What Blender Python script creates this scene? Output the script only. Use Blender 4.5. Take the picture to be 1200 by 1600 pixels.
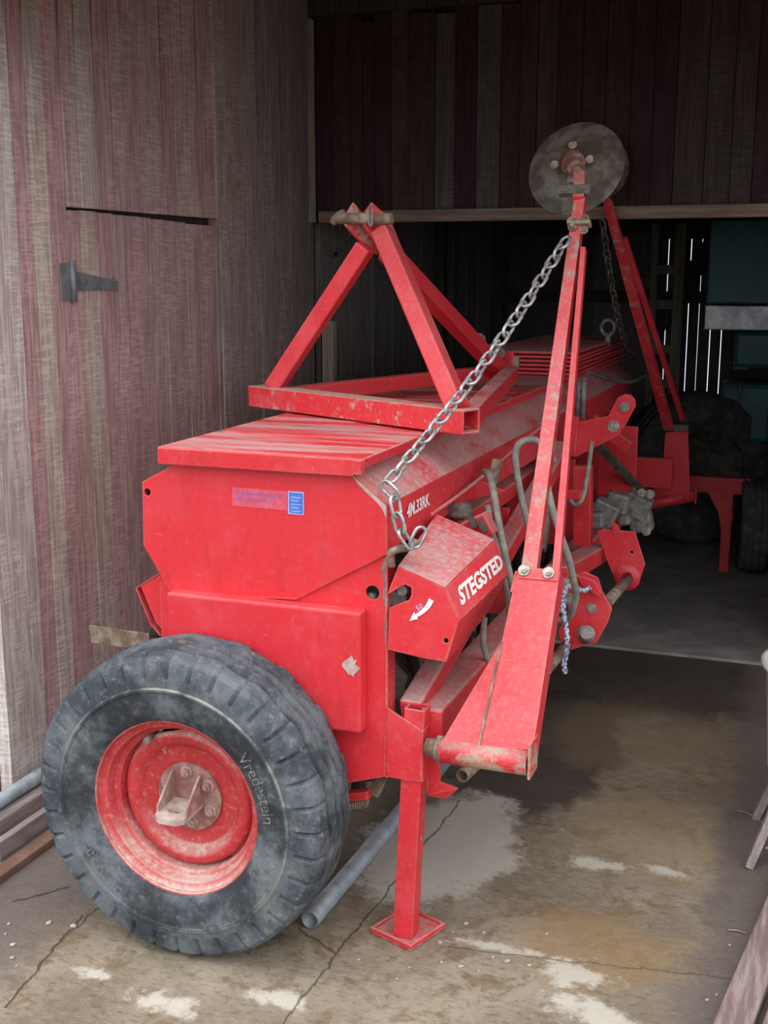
import bpy, bmesh, math, random
from mathutils import Vector, Matrix
from mathutils.geometry import tessellate_polygon
random.seed(7)
S = bpy.context.scene
for o in list(bpy.data.objects): bpy.data.objects.remove(o)
COL = S.collection
# ------------------------------------------------------------------ camera
F_PX = 1850.0                                   # focal length in pixels of a 1200 x 1600 frame
PITCH = math.atan(380 / F_PX)
YAW = math.radians(20.5)
CAM = Vector((1.337, -2.425, 1.59))
cd = bpy.data.cameras.new('camera'); cam = bpy.data.objects.new('camera', cd); COL.objects.link(cam)
cd.sensor_fit = 'VERTICAL'; cd.sensor_height = 36; cd.lens = F_PX / 1600 * 36
cd.clip_start = 0.05; cd.clip_end = 300
cam.location = CAM; cam.rotation_euler = (math.pi / 2 - PITCH, 0, YAW)
S.camera = cam
# ------------------------------------------------------------------ sky and exposure
W = bpy.data.worlds.new('overcast_sky'); S.world = W; W.use_nodes = True
bg = W.node_tree.nodes['Background']
# overcast sky: brighter towards the zenith, the same all round; dull ground below the horizon
_wt = W.node_tree; _tc = _wt.nodes.new('ShaderNodeTexCoord'); _sx = _wt.nodes.new('ShaderNodeSeparateXYZ'); _wt.links.new(_tc.outputs['Generated'], _sx.inputs[0])
_mr = _wt.nodes.new('ShaderNodeValToRGB'); _wt.links.new(_sx.outputs[2], _mr.inputs[0]); _wt.links.new(_mr.outputs[0], bg.inputs[0])
_mr.color_ramp.elements[0].position = 0.0; _mr.color_ramp.elements[0].color = (.40, .43, .47, 1)
_mr.color_ramp.elements[1].position = 1.0; _mr.color_ramp.elements[1].color = (1.16, 1.19, 1.22, 1)
bg.inputs[1].default_value = 1.0
S.view_settings.view_transform = 'Standard'; S.view_settings.look = 'None'
S.view_settings.gamma = 1; S.view_settings.use_curve_mapping = False
S.view_settings.exposure = 1.55
# ------------------------------------------------------------------ pixel -> point (needs a known plane)
_fd = Vector((-math.sin(YAW), math.cos(YAW), 0)); _rt = Vector((math.cos(YAW), math.sin(YAW), 0)); _uz = Vector((0, 0, 1))
_fw = _fd * math.cos(PITCH) - _uz * math.sin(PITCH); _up = _uz * math.cos(PITCH) + _fd * math.sin(PITCH)
def ray(x, y): return _rt * ((x - 600) / F_PX) + _up * ((800 - y) / F_PX) + _fw
def PN(x, y, P, n):
    d = ray(x, y); n = Vector(n); return CAM + d * ((Vector(P) - CAM).dot(n) / d.dot(n))
def PX(x, y, v): return PN(x, y, (v, 0, 0), (1, 0, 0))
def PY(x, y, v): return PN(x, y, (0, v, 0), (0, 1, 0))
def PZ(x, y, v=0.0): return PN(x, y, (0, 0, v), (0, 0, 1))
def V(*a): return Vector(a)
# ------------------------------------------------------------------ materials
class NT:
    def __init__(s, name):
        s.m = bpy.data.materials.new(name); s.m.use_nodes = True; s.t = s.m.node_tree
        s.b = s.t.nodes['Principled BSDF']; s.pos = s.t.nodes.new('ShaderNodeNewGeometry')
    def n(s, k, **kw):
        q = s.t.nodes.new(k)
        for a, v in kw.items(): setattr(q, a, v)
        return q
    def put(s, sock, v):
        if isinstance(v, bpy.types.NodeSocket): s.t.links.new(v, sock)
        elif isinstance(v, (tuple, list)) and len(v) == 3 and sock.type == 'RGBA': sock.default_value = (*v, 1)
        else: sock.default_value = v
    def math(s, op, a, b=0.0, c=None, clamp=False):
        q = s.n('ShaderNodeMath', operation=op, use_clamp=clamp); s.put(q.inputs[0], a); s.put(q.inputs[1], b)
        if c is not None: s.put(q.inputs[2], c)
        return q.outputs[0]
    def vec(s, sc=(1, 1, 1), off=(0, 0, 0)):
        q = s.n('ShaderNodeMapping'); s.put(q.inputs[0], s.pos.outputs['Position']); q.inputs['Scale'].default_value = sc; q.inputs['Location'].default_value = off
        return q.outputs[0]
    def noise(s, scale, detail=5, rough=.6, sc=(1, 1, 1), off=(0, 0, 0), dist=0.0):
        q = s.n('ShaderNodeTexNoise'); s.put(q.inputs['Vector'], s.vec(sc, off)); q.inputs['Scale'].default_value = scale
        q.inputs['Detail'].default_value = detail; q.inputs['Roughness'].default_value = rough; q.inputs['Distortion'].default_value = dist
        return q.outputs['Fac']
    def ramp(s, v, lo, hi):
        q = s.n('ShaderNodeMapRange', interpolation_type='SMOOTHSTEP'); s.put(q.inputs[0], v); q.inputs[1].default_value = lo; q.inputs[2].default_value = hi
        return q.outputs[0]
    def mix(s, f, a, b, mode='MIX'):
        q = s.n('ShaderNodeMix', data_type='RGBA', blend_type=mode); s.put(q.inputs[0], f); s.put(q.inputs[6], a); s.put(q.inputs[7], b)
        return q.outputs[2]
    def xyz(s):
        q = s.n('ShaderNodeSeparateXYZ'); s.put(q.inputs[0], s.pos.outputs['Position']); return q.outputs
    def nz(s):
        q = s.n('ShaderNodeSeparateXYZ'); s.put(q.inputs[0], s.pos.outputs['Normal']); return q.outputs[2]
    def bump(s, h, st=.3, d=.01):
        q = s.n('ShaderNodeBump'); q.inputs['Strength'].default_value = st; q.inputs['Distance'].default_value = d
        s.put(q.inputs['Height'], h); s.t.links.new(q.outputs[0], s.b.inputs['Normal'])
    def done(s, col, rough=.6, metal=0.0, spec=.4):
        s.put(s.b.inputs['Base Color'], col); s.put(s.b.inputs['Roughness'], rough); s.put(s.b.inputs['Metallic'], metal)
        s.b.inputs['Specular IOR Level'].default_value = spec
        return s.m
def red_paint(name, dust=0.25, up=0.3, base=(.66, .028, .038), rust=0.0, edge=.6, tan=(.46, .35, .29), streak=False, dustc=(.50, .34, .32)):
    t = NT(name)
    n1 = t.noise(4.5, 7, .65); n2 = t.noise(70, 5, .75); n3 = t.noise(16, 5, .7, sc=(1, 1, .25), off=(3, 1, 2)); n4 = t.noise(20, 6, .75, off=(7, 0, 1))
    c = t.mix(t.math('MULTIPLY', t.ramp(n1, .46, .70), .55), base, (.72, .085, .10))
    c = t.mix(t.math('MULTIPLY', t.ramp(n3, .5, .75), .4), c, tuple(q * .6 for q in base))
    upf = t.math('MULTIPLY', t.ramp(t.nz(), .1, .8), up)
    if streak:
        ns = t.noise(9, 6, .7, sc=(.22, 1.6, 1), off=(1, 2, 0)); dd = t.math('MULTIPLY', upf, t.ramp(ns, .42, .62))
    else: dd = t.math('MULTIPLY', upf, t.math('ADD', t.math('MULTIPLY', t.ramp(n1, .25, .6), .6), t.math('MULTIPLY', t.ramp(n2, .4, .65), .4)))
    d = t.math('ADD', t.math('MULTIPLY', t.ramp(n2, .50, .78), dust), dd, clamp=True)
    c = t.mix(d, c, dustc)
    if streak:
        c = t.mix(t.math('MULTIPLY', t.ramp(t.noise(5, 7, .7, sc=(.6, 1.5, 1), off=(6, 1, 0)), .58, .66), .75), c, (.16, .11, .085))
    scr = t.math('MULTIPLY', t.ramp(t.noise(28, 4, .7, sc=(.25, 1, 2.2), off=(2, 2, 5), dist=1.2), .64, .72), .22)
    scr2 = t.math('MULTIPLY', t.ramp(t.noise(24, 5, .8, sc=(2.0, 1, .25), off=(9, 2, 5), dist=.8), .65, .73), .22)
    c = t.mix(t.math('MAXIMUM', scr, scr2), c, (.74, .22, .22))
    c = t.mix(t.ramp(n4, .70 - .12 * rust, .76 - .08 * rust), c, tan)
    bv = t.n('ShaderNodeBevel', samples=4); bv.inputs[0].default_value = .007
    vm = t.n('ShaderNodeVectorMath', operation='DOT_PRODUCT'); t.t.links.new(bv.outputs[0], vm.inputs[0]); t.t.links.new(t.pos.outputs['Normal'], vm.inputs[1])
    e = t.math('MULTIPLY', t.ramp(vm.outputs['Value'], .97, .80), t.math('MULTIPLY', t.ramp(n4, .38, .60), edge))
    c = t.mix(e, c, tan)
    t.bump(n2, .12, .004)
    return t.done(c, t.math('ADD', .40, t.math('MULTIPLY', d, .4)))
RED = red_paint('red_paint')
RED_BRIGHT = red_paint('red_paint_clean', .15, .12, (.70, .030, .042))
RED_DUSTY = red_paint('red_paint_dusty', .45, 1.05)
RED_DIRT = red_paint('red_paint_caked', .5, .7, rust=2.2, edge=1.0, tan=(.42, .33, .25))
RED_LID = red_paint('red_lid_paint', .3, .75, streak=True)
RED_WORN = red_paint('red_paint_worn', .35, .75, rust=1.0, edge=.95)
RED_ARM = red_paint('red_arm_paint', .4, .55, rust=1.45, edge=.9, tan=(.40, .30, .24))
RED_TAN = red_paint('red_paint_tan_dust', .45, 1.6, rust=1.2, edge=1.0, dustc=(.43, .32, .24))
def two(name, a, b, scale=12, rough=.7, metal=0.0, bump=.2, lo=.4, hi=.65, sc=(1, 1, 1)):
    t = NT(name); n1 = t.noise(scale, 6, .65, sc=sc); c = t.mix(t.ramp(n1, lo, hi), a, b)
    t.bump(t.noise(scale * 6, 4, .7, sc=sc), bump, .004); return t.done(c, rough, metal)
RUST = two('dirty_rusty_steel', (.16, .10, .07), (.36, .28, .21), 22)
GALV = two('galvanised_chain_steel', (.55, .55, .55), (.32, .31, .30), 60, .42, .75)
PIPE = two('weathered_galvanised_pipe', (.30, .33, .36), (.20, .21, .22), 14, .55, .3)
HOSE = two('grey_hose_rubber', (.24, .23, .20), (.36, .34, .29), 30, .7)
DARKST = two('greasy_dark_steel', (.05, .045, .04), (.13, .11, .09), 18, .6)
GREASY = two('grey_cast_metal', (.28, .26, .24), (.15, .13, .12), 30, .55, .3)
BOLT = two('zinc_bolt', (.5, .48, .42), (.25, .22, .18), 80, .45, .6)
WHITE = two('white_lettering', (.85, .83, .80), (.62, .52, .50), 60, .6, lo=.55, hi=.75)
BLUE = two('blue_decal', (.05, .16, .62), (.10, .26, .72), 50, .45)
VIOLET = two('faded_violet_print', (.17, .14, .55), (.40, .25, .60), 60, .5)
PINK = two('faded_pink_strip', (.70, .075, .12), (.72, .13, .18), 40, .5)
LILAC = two('pale_print', (.45, .40, .75), (.60, .45, .70), 60, .5)
BLACK = two('black_hole_dirt', (.01, .008, .008), (.03, .025, .02), 10, .9)
TEAL = two('dark_teal_paint', (.02, .12, .14), (.035, .17, .19), 5, .4)
SILVER = two('bare_galvanised_sheet', (.34, .34, .36), (.62, .60, .60), 9, .4, .5)
PLASTIC = two('off_white_plastic', (.62, .60, .54), (.45, .43, .38), 9, .5)
DISC = two('weathered_disc_steel', (.085, .07, .055), (.21, .19, .155), 16, .7, .15)
PEB = two('pale_pebble', (.46, .40, .35), (.33, .28, .24), 25, .85)
ROPE = two('speckled_rope', (.62, .64, .72), (.12, .13, .22), 130, .85, lo=.47, hi=.53)
def rubber():
    t = NT('dusty_tyre_rubber'); n1 = t.noise(7, 7, .7); n2 = t.noise(45, 5, .75); n3 = t.noise(18, 5, .7, sc=(1, 1, .3))
    c = t.mix(t.ramp(n1, .38, .66), (.034, .042, .052), (.135, .152, .170))
    c = t.mix(t.math('MULTIPLY', t.ramp(n2, .52, .75), .55), c, (.34, .33, .29))
    c = t.mix(t.math('MULTIPLY', t.ramp(n3, .55, .8), .5), c, (.25, .22, .17))
    x, y, z = t.xyz(); dz = t.math('SUBTRACT', z, .374); rr = t.math('SQRT', t.math('ADD', t.math('MULTIPLY', x, x), t.math('MULTIPLY', dz, dz)))
    inner = t.math('MULTIPLY', t.ramp(rr, .300, .285), t.ramp(n1, .62, .40)); c = t.mix(t.math('MULTIPLY', inner, .75), c, (.018, .02, .024))
    line = t.math('MULTIPLY', t.math('MULTIPLY', t.ramp(rr, .2925, .2945), t.ramp(rr, .2985, .2965)), t.ramp(n1, .38, .60)); c = t.mix(t.math('MULTIPLY', line, .75), c, (.36, .33, .27))
    t.bump(n2, .3, .004); return t.done(c, .72)
RUBBER = rubber()
def plank_mat(name='weathered_plank', red=True):
    t = NT(name); oi = t.n('ShaderNodeObjectInfo')
    g = t.noise(14, 6, .7, sc=(6, 6, .35)); saw = t.noise(14, 3, .6, sc=(1, 1, 9)); blot = t.noise(5, 5, .65, sc=(2, 2, .5)); rn = t.math('ADD', oi.outputs['Random'], 0.0)
    pc = oi.outputs['Color']
    c = t.mix(t.math('MULTIPLY', t.ramp(g, .42, .60), .8), t.mix(1.0, pc, (.80, .74, .75), 'MULTIPLY'), t.mix(1.0, pc, (1.25, 1.30, 1.28), 'MULTIPLY'))
    c = t.mix(t.math('MULTIPLY', t.ramp(blot, .48, .75), .55), c, t.mix(1.0, pc, (1.15, 1.28, 1.2), 'MULTIPLY'))
    c = t.mix(t.math('MULTIPLY', t.math('MULTIPLY', t.ramp(saw, .48, .56), t.ramp(blot, .40, .60)), .6), c, t.mix(1.0, pc, (1.45, 1.55, 1.55), 'MULTIPLY'))
    c = t.mix(t.math('MULTIPLY', t.ramp(t.noise(20, 5, .7, sc=(5, 5, .25), off=(5, 3, 1)), .60, .72), .6), c, t.mix(1.0, pc, (.30, .26, .28), 'MULTIPLY'))
    t.bump(t.math('ADD', g, t.math('MULTIPLY', saw, .5)), .6, .006); return t.done(c, .85, spec=.2)
PLANK = plank_mat()
DARKWOOD = two('dark_barn_wood', (.035, .028, .025), (.075, .06, .05), 9, .9, sc=(5, 5, .4))
BEAMWOOD = two('raw_beam_wood', (.20, .14, .10), (.32, .24, .17), 8, .85, sc=(.5, 6, 6))
POSTWOOD = two('pale_post_wood', (.36, .30, .22), (.24, .20, .15), 9, .85, sc=(5, 5, .5))
LADWOOD = two('old_ladder_wood', (.20, .165, .125), (.30, .25, .19), 9, .85, sc=(5, 5, .4))
GREYWOOD = two('grey_board_wood', (.25, .20, .19), (.38, .31, .29), 12, .85, sc=(6, .6, 3))
# ------------------------------------------------------------------ mesh helpers
def setp(o, label=None, cat=None, group=None, kind=None):
    if label: o['label'] = label
    if cat: o['category'] = cat
    if group: o['group'] = group
    if kind: o['kind'] = kind
    return o
def empty(name, loc, label, cat, group=None, kind=None):
    o = bpy.data.objects.new(name, None); COL.objects.link(o); o.location = loc; o.empty_display_size = .1
    return setp(o, label, cat, group, kind)
def attach(o, parent):
    if parent is not None:
        o.parent = parent
        m = Matrix.Identity(4); q = parent
        if q.parent is None: m = q.matrix_basis.inverted()
        else: m = q.matrix_basis.inverted()
        o.matrix_parent_inverse = m
    return o
class MB:
    def __init__(s): s.v = []; s.f = []; s.sm = []
    def add(s, vs, fs, smooth=False):
        b = len(s.v); s.v += [Vector(q) for q in vs]; s.f += [tuple(i + b for i in q) for q in fs]; s.sm += [smooth] * len(fs); return s
    def box(s, c, size, M=None):
        M = M or Matrix.Identity(3); c = Vector(c); hx, hy, hz = (q / 2 for q in size)
        vs = [c + M @ Vector((x, y, z)) for x in (-hx, hx) for y in (-hy, hy) for z in (-hz, hz)]
        return s.add(vs, [(0, 1, 3, 2), (4, 6, 7, 5), (0, 4, 5, 1), (2, 3, 7, 6), (0, 2, 6, 4), (1, 5, 7, 3)])
    def bar(s, p, q, w, h, side=(1, 0, 0), w2=None, h2=None):
        p = Vector(p); q = Vector(q); d = (q - p).normalized(); a = Vector(side); a = (a - d * a.dot(d)).normalized(); b = d.cross(a)
        w2 = w if w2 is None else w2; h2 = h if h2 is None else h2
        vs = [p + a * (i * w / 2) + b * (j * h / 2) for i, j in ((-1, -1), (1, -1), (1, 1), (-1, 1))] + [q + a * (i * w2 / 2) + b * (j * h2 / 2) for i, j in ((-1, -1), (1, -1), (1, 1), (-1, 1))]
        return s.add(vs, [(3, 2, 1, 0), (4, 5, 6, 7), (0, 1, 5, 4), (1, 2, 6, 5), (2, 3, 7, 6), (3, 0, 4, 7)])
    def tube(s, path, r, n=10, closed=False, cap=True):
        P = [Vector(q) for q in path]; m = len(P); R = r if isinstance(r, (list, tuple)) else [r] * m
        tan = []
        for i in range(m):
            a = P[(i - 1) % m] if closed or i else P[i]; b = P[(i + 1) % m] if closed or i < m - 1 else P[i]
            tan.append((b - a).normalized())
        ref = Vector((0, 0, 1)) if abs(tan[0].z) < .9 else Vector((1, 0, 0))
        nrm = (ref - tan[0] * ref.dot(tan[0])).normalized(); vs = []
        for i in range(m):
            nrm = (nrm - tan[i] * nrm.dot(tan[i])).normalized(); bi = tan[i].cross(nrm)
            vs += [P[i] + (nrm * math.cos(2 * math.pi * k / n) + bi * math.sin(2 * math.pi * k / n)) * R[i] for k in range(n)]
        fs = []
        for i in range(m if closed else m - 1):
            j = (i + 1) % m
            fs += [(i * n + k, i * n + (k + 1) % n, j * n + (k + 1) % n, j * n + k) for k in range(n)]
        s.add(vs, fs, True)
        if cap and not closed:
            b = len(s.v) - m * n; s.f += [tuple(b + k for k in range(n))[::-1], tuple(b + (m - 1) * n + k for k in range(n))]; s.sm += [False, False]
        return s
    def pipe(s, p, q, r, ri, n=16):
        """hollow round pipe with open ends"""
        p = Vector(p); q = Vector(q); d = (q - p).normalized(); a = d.orthogonal().normalized(); b = d.cross(a); vs = []
        for c, rr in ((p, r), (q, r), (q, ri), (p, ri)):
            vs += [c + (a * math.cos(2 * math.pi * k / n) + b * math.sin(2 * math.pi * k / n)) * rr for k in range(n)]
        fs = []
        for i in range(4):
            j = (i + 1) % 4; fs += [(i * n + k, i * n + (k + 1) % n, j * n + (k + 1) % n, j * n + k) for k in range(n)]
        return s.add(vs, fs, True)
    def hollow_bar(s, p, q, w, h, t, side=(1, 0, 0)):
        p = Vector(p); q = Vector(q); d = (q - p).normalized(); a = Vector(side); a = (a - d * a.dot(d)).normalized(); b = d.cross(a); vs = []
        for c, k in ((p, 0), (q, 0), (q, t), (p, t)):
            vs += [c + a * (i * (w / 2 - k)) + b * (j * (h / 2 - k)) for i, j in ((-1, -1), (1, -1), (1, 1), (-1, 1))]
        fs = []
        for i in range(4):
            j = (i + 1) % 4; fs += [(i * 4 + k, i * 4 + (k + 1) % 4, j * 4 + (k + 1) % 4, j * 4 + k) for k in range(4)]
        return s.add(vs, fs)
    def prism(s, pts, off, holes=()):
        """flat polygon (with optional holes) extruded by the vector off"""
        off = Vector(off); loops = [[Vector(q) for q in pts]] + [[Vector(q) for q in h] for h in holes]
        flat = [q for l in loops for q in l]; n = len(flat)
        tri = tessellate_polygon(loops)
        fs = [tuple(t) for t in tri] + [tuple(i + n for i in t)[::-1] for t in tri]
        b = 0
        for l in loops:
            m = len(l); fs += [(b + i, b + (i + 1) % m, n + b + (i + 1) % m, n + b + i) for i in range(m)]; b += m
        return s.add(flat + [q + off for q in flat], fs)
    def sheet(s, pts, t):
        P = [Vector(q) for q in pts]; nn = Vector((0, 0, 0))
        for i in range(len(P)): nn += (P[i] - P[0]).cross(P[(i + 1) % len(P)] - P[0])
        return s.prism(P, nn.normalized() * t)
    def strip(s, prof, y0, y1, t):
        """folded sheet: profile of (x, z) pulled along y, thickness t towards the left of the profile"""
        n = len(prof); vs = []
        nor = []
        for i in range(n):
            a = Vector(prof[max(i - 1, 0)]); b = Vector(prof[min(i + 1, n - 1)]); d = (b - a).normalized(); nor.append(Vector((-d.y, d.x)))
        for y in (y0, y1):
            for i, (x, z) in enumerate(prof): vs.append((x, y, z))
            for i, (x, z) in enumerate(prof): vs.append((x + nor[i].x * t, y, z + nor[i].y * t))
        m = 2 * n; fs = []
        for i in range(n - 1):
            fs += [(i, i + 1, m + i + 1, m + i), (n + i + 1, n + i, m + n + i, m + n + i + 1), (i + 1, i, n + i, n + i + 1), (m + i, m + i + 1, m + n + i + 1, m + n + i)]
        fs += [(0, m, m + n, n), (n - 1, n + n - 1, m + n + n - 1, m + n - 1)]
        return s.add(vs, fs)
    def lathe(s, prof, c, axis, n=48, start=None, smooth=True, cap=False):
        """profile of (distance along axis, radius)"""
        c = Vector(c); ax = Vector(axis).normalized(); a = (Vector(start) if start else ax.orthogonal()); a = (a - ax * a.dot(ax)).normalized(); b = ax.cross(a); vs = []
        for h, r in prof: vs += [c + ax * h + (a * math.cos(2 * math.pi * k / n) + b * math.sin(2 * math.pi * k / n)) * r for k in range(n)]
        fs = []
        for i in range(len(prof) - 1): fs += [(i * n + k, i * n + (k + 1) % n, (i + 1) * n + (k + 1) % n, (i + 1) * n + k) for k in range(n)]
        s.add(vs, fs, smooth)
        if cap:
            b0 = len(s.v) - len(prof) * n; s.f += [tuple(b0 + k for k in range(n)), tuple(b0 + (len(prof) - 1) * n + k for k in range(n))]; s.sm += [False, False]
        return s
    def hexbolt(s, c, axis, r, h, washer=1.5):
        s.lathe([(0, .0005), (0, r * washer), (h * .25, r * washer), (h * .25, .0005)], c, axis, 14, smooth=False)
        return s.lathe([(h * .2, r), (h, r * .98), (h, r * .55), (h * 1.5, r * .5), (h * 1.5, .0003)], c, axis, 6, smooth=False)
    def build(s, name, mat, parent=None, bevel=0.0, label=None, seg=2, origin=None):
        me = bpy.data.meshes.new(name); o0 = Vector(origin) if origin else Vector((0, 0, 0))
        me.from_pydata([tuple(q - o0) for q in s.v], [], s.f); me.polygons.foreach_set('use_smooth', s.sm)
        bm = bmesh.new(); bm.from_mesh(me); bmesh.ops.recalc_face_normals(bm, faces=bm.faces)
        bm.to_mesh(me); bm.free(); me.materials.append(mat); me.update()
        o = bpy.data.objects.new(name, me); COL.objects.link(o); o.location = o0
        if bevel:
            md = o.modifiers.new('bevel', 'BEVEL'); md.width = bevel; md.segments = seg; md.limit_method = 'ANGLE'; md.angle_limit = math.radians(40)
        attach(o, parent)
        if label: o['label'] = label
        return o
def circle(c, r, n, ax='y'):
    c = Vector(c); out = []
    for k in range(n):
        a = 2 * math.pi * k / n; u, w = r * math.cos(a), r * math.sin(a)
        out.append(c + (Vector((u, 0, w)) if ax == 'y' else Vector((0, u, w)) if ax == 'x' else Vector((u, w, 0))))
    return out
def smooth(pts, k=6):
    P = [Vector(q) for q in pts]; out = []
    for i in range(len(P) - 1):
        a = P[max(i - 1, 0)]; b = P[i]; c = P[i + 1]; d = P[min(i + 2, len(P) - 1)]
        for j in range(k):
            t = j / k; out.append(.5 * ((2 * b) + (c - a) * t + (2 * a - 5 * b + 4 * c - d) * t * t + (3 * b - a - 3 * c + d) * t ** 3))
    return out + [P[-1]]
def text_on(txt, quad, name, mat, parent, lift=.0015, extr=.001, bold=0.0, nout=None):
    """letters laid on a quad given as bottom-left, bottom-right, top-right, top-left"""
    cu = bpy.data.curves.new(name, 'FONT'); cu.body = txt; cu.size = 1; cu.offset = bold; cu.resolution_u = 3
    to = bpy.data.objects.new(name, cu); COL.objects.link(to); bpy.context.view_layer.update()
    me = bpy.data.meshes.new_from_object(to.evaluated_get(bpy.context.evaluated_depsgraph_get()))
    bpy.data.objects.remove(to)
    xs = [v.co.x for v in me.vertices]; ys = [v.co.y for v in me.vertices]
    x0, x1, y0, y1 = min(xs), max(xs), min(ys), max(ys); a, b, c, d = (Vector(q) for q in quad)
    n = (b - a).cross(d - a).normalized()
    if nout is not None and n.dot(Vector(nout)) < 0: n = -n
    for v in me.vertices:
        u = (v.co.x - x0) / (x1 - x0); w = (v.co.y - y0) / (y1 - y0)
        v.co = (a * (1 - u) + b * u) * (1 - w) + (d * (1 - u) + c * u) * w + n * lift
    me.materials.append(mat); o = bpy.data.objects.new(name, me); COL.objects.link(o); attach(o, parent); return o
UNIT = bpy.data.meshes.new('plank')
_b = MB().box((0, 0, 0), (1, 1, 1)); UNIT.from_pydata([tuple(q) for q in _b.v], [], _b.f); UNIT.materials.append(PLANK); UNIT.update()
def plank(name, lo, hi, color, parent, tilt=None):
    o = bpy.data.objects.new(name, UNIT); COL.objects.link(o)
    lo = Vector(lo); hi = Vector(hi); o.location = (lo + hi) / 2; o.scale = hi - lo; o.color = (*color, 1)
    if tilt: o.rotation_euler = tilt
    return attach(o, parent)
def struct(name, mb, mat, label=None, **k):
    o = mb.build(name, mat, None, **k); o['kind'] = 'structure'
    if label: o['label'] = label
    return o
# ================================================================== THE SETTING
# ---- floor material: brown stained concrete outside, soil strips along both sides
def floor_mat():
    t = NT('stained_concrete'); x, y, z = t.xyz()
    n1 = t.noise(2.2, 8, .65); n2 = t.noise(9, 7, .7, dist=.6); n3 = t.noise(60, 5, .75); nd = t.noise(5, 6, .7, off=(4, 4, 0)); nf = t.noise(22, 6, .75, off=(1, 7, 0))
    c = t.mix(t.ramp(n1, .36, .64), (.20, .155, .11), (.33, .27, .20))
    c = t.mix(t.math('MULTIPLY', t.ramp(n2, .50, .62), .7), c, (.17, .11, .06))
    ng = t.noise(30, 7, .8, sc=(1, 2.2, 1)); c = t.mix(t.math('MULTIPLY', t.ramp(ng, .52, .62), .6), c, (.10, .075, .05)); c = t.mix(t.math('MULTIPLY', t.ramp(ng, .44, .36), .45), c, (.40, .345, .27))
    c = t.mix(t.math('MULTIPLY', t.ramp(n3, .55, .75), .5), c, (.42, .38, .32))
    def blob(cx, cy, rx, ry, col, amt, edge=.25, wob=.9):
        nonlocal c
        dx = t.math('DIVIDE', t.math('SUBTRACT', x, cx), rx); dy = t.math('DIVIDE', t.math('SUBTRACT', y, cy), ry)
        d = t.math('SQRT', t.math('ADD', t.math('MULTIPLY', dx, dx), t.math('MULTIPLY', dy, dy)))
        d = t.math('ADD', d, t.math('MULTIPLY', t.math('SUBTRACT', nd, .5), wob * 2))
        d = t.math('ADD', d, t.math('MULTIPLY', t.math('SUBTRACT', n3, .5), .5))
        if wob > 2: d = t.math('ADD', d, t.math('MULTIPLY', t.math('SUBTRACT', nf, .5), 4.0))
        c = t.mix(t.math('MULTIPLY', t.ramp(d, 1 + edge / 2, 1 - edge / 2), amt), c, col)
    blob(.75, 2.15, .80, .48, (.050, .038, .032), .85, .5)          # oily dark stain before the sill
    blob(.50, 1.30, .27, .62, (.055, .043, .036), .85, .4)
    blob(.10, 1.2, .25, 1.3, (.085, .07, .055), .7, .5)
    def pz(px, py): q = PZ(px, py); return q.x, q.y
    a = pz(690, 1320); blob(a[0], a[1], .20, .33, (.50, .455, .39), .9, .35)
    a = pz(1010, 1300); blob(a[0], a[1], .22, .25, (.30, .21, .12), .5, .6)
    a = pz(930, 1480); blob(a[0], a[1], .2, .16, (.31, .19, .09), .55, .7)
    a = pz(980, 1150); blob(a[0], a[1], .32, .3, (.28, .205, .13), .5, .7)
    for px, py, rx, ry in ((255, 1565, .065, .028), (145, 1520, .035, .016), (435, 1565, .06, .03), (930, 1350, .06, .03), (895, 1520, .07, .035), (935, 1585, .07, .04), (1030, 1360, .04, .02), (780, 1480, .10, .02)):
        a = pz(px, py); blob(a[0], a[1], rx, ry, (.58, .53, .45), .8, 1.1, 2.6)
    # soil strips
    soilL = t.ramp(t.math('ADD', x, t.math('MULTIPLY', nd, .40)), -.02, -.24); soilR = t.ramp(t.math('ADD', x, t.math('MULTIPLY', nd, .25)), 1.20, 1.32)
    soil = t.math('MAXIMUM', soilL, soilR)
    c = t.mix(t.math('MULTIPLY', soil, .85), c, t.mix(n3, (.085, .065, .058), (.20, .165, .15)))
    # cracks and the joint between two pours
    def crack(p, q, w, amt):
        nonlocal c
        p = Vector(pz(*p)); q = Vector(pz(*q)); d = q - p; L = d.length; d /= L
        ax = t.math('SUBTRACT', x, p.x); ay = t.math('SUBTRACT', y, p.y)
        al = t.math('ADD', t.math('MULTIPLY', ax, d.x), t.math('MULTIPLY', ay, d.y))
        ac = t.math('SUBTRACT', t.math('MULTIPLY', ax, d.y), t.math('MULTIPLY', ay, d.x))
        ac = t.math('ABSOLUTE', t.math('ADD', ac, t.math('MULTIPLY', t.math('SUBTRACT', n2, .5), .05)))
        m = t.math('MULTIPLY', t.ramp(ac, w, w * .35), t.math('MULTIPLY', t.math('GREATER_THAN', al, 0.0), t.math('LESS_THAN', al, L)))
        c = t.mix(t.math('MULTIPLY', m, amt), c, (.035, .028, .022)); return m
    m1 = crack((440, 1599), (720, 1250), .004, .65)
    m2 = crack((10, 1575), (130, 1430), .0045, .75); m3 = crack((90, 1480), (240, 1330), .004, .6); m4 = crack((20, 1410), (110, 1385), .006, .8)
    m5 = crack((465, 1450), (520, 1490), .005, .7); m6 = crack((690, 1480), (1150, 1530), .004, .5)
    h = t.math('ADD', t.math('MULTIPLY', n3, .4), t.math('MULTIPLY', n2, .6))
    h = t.math('SUBTRACT', h, t.math('ADD', m1, t.math('ADD', m2, m3)))
    t.bump(h, .5, .012)
    return t.done(c, t.math('SUBTRACT', .85, t.math('MULTIPLY', n2, .2)), spec=.25)
SILL = 2.44
struct('ground_yard', MB().box((0, -16.5, -.10), (44, 29, .20)), two('unseen_dark_yard', (.05, .055, .025), (.10, .085, .05), 3, .95), 'unseen yard before the barn, made dark grass to cut bounced light')  # out-of-view ground, darkened as grass to reduce bounce into the barn
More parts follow.
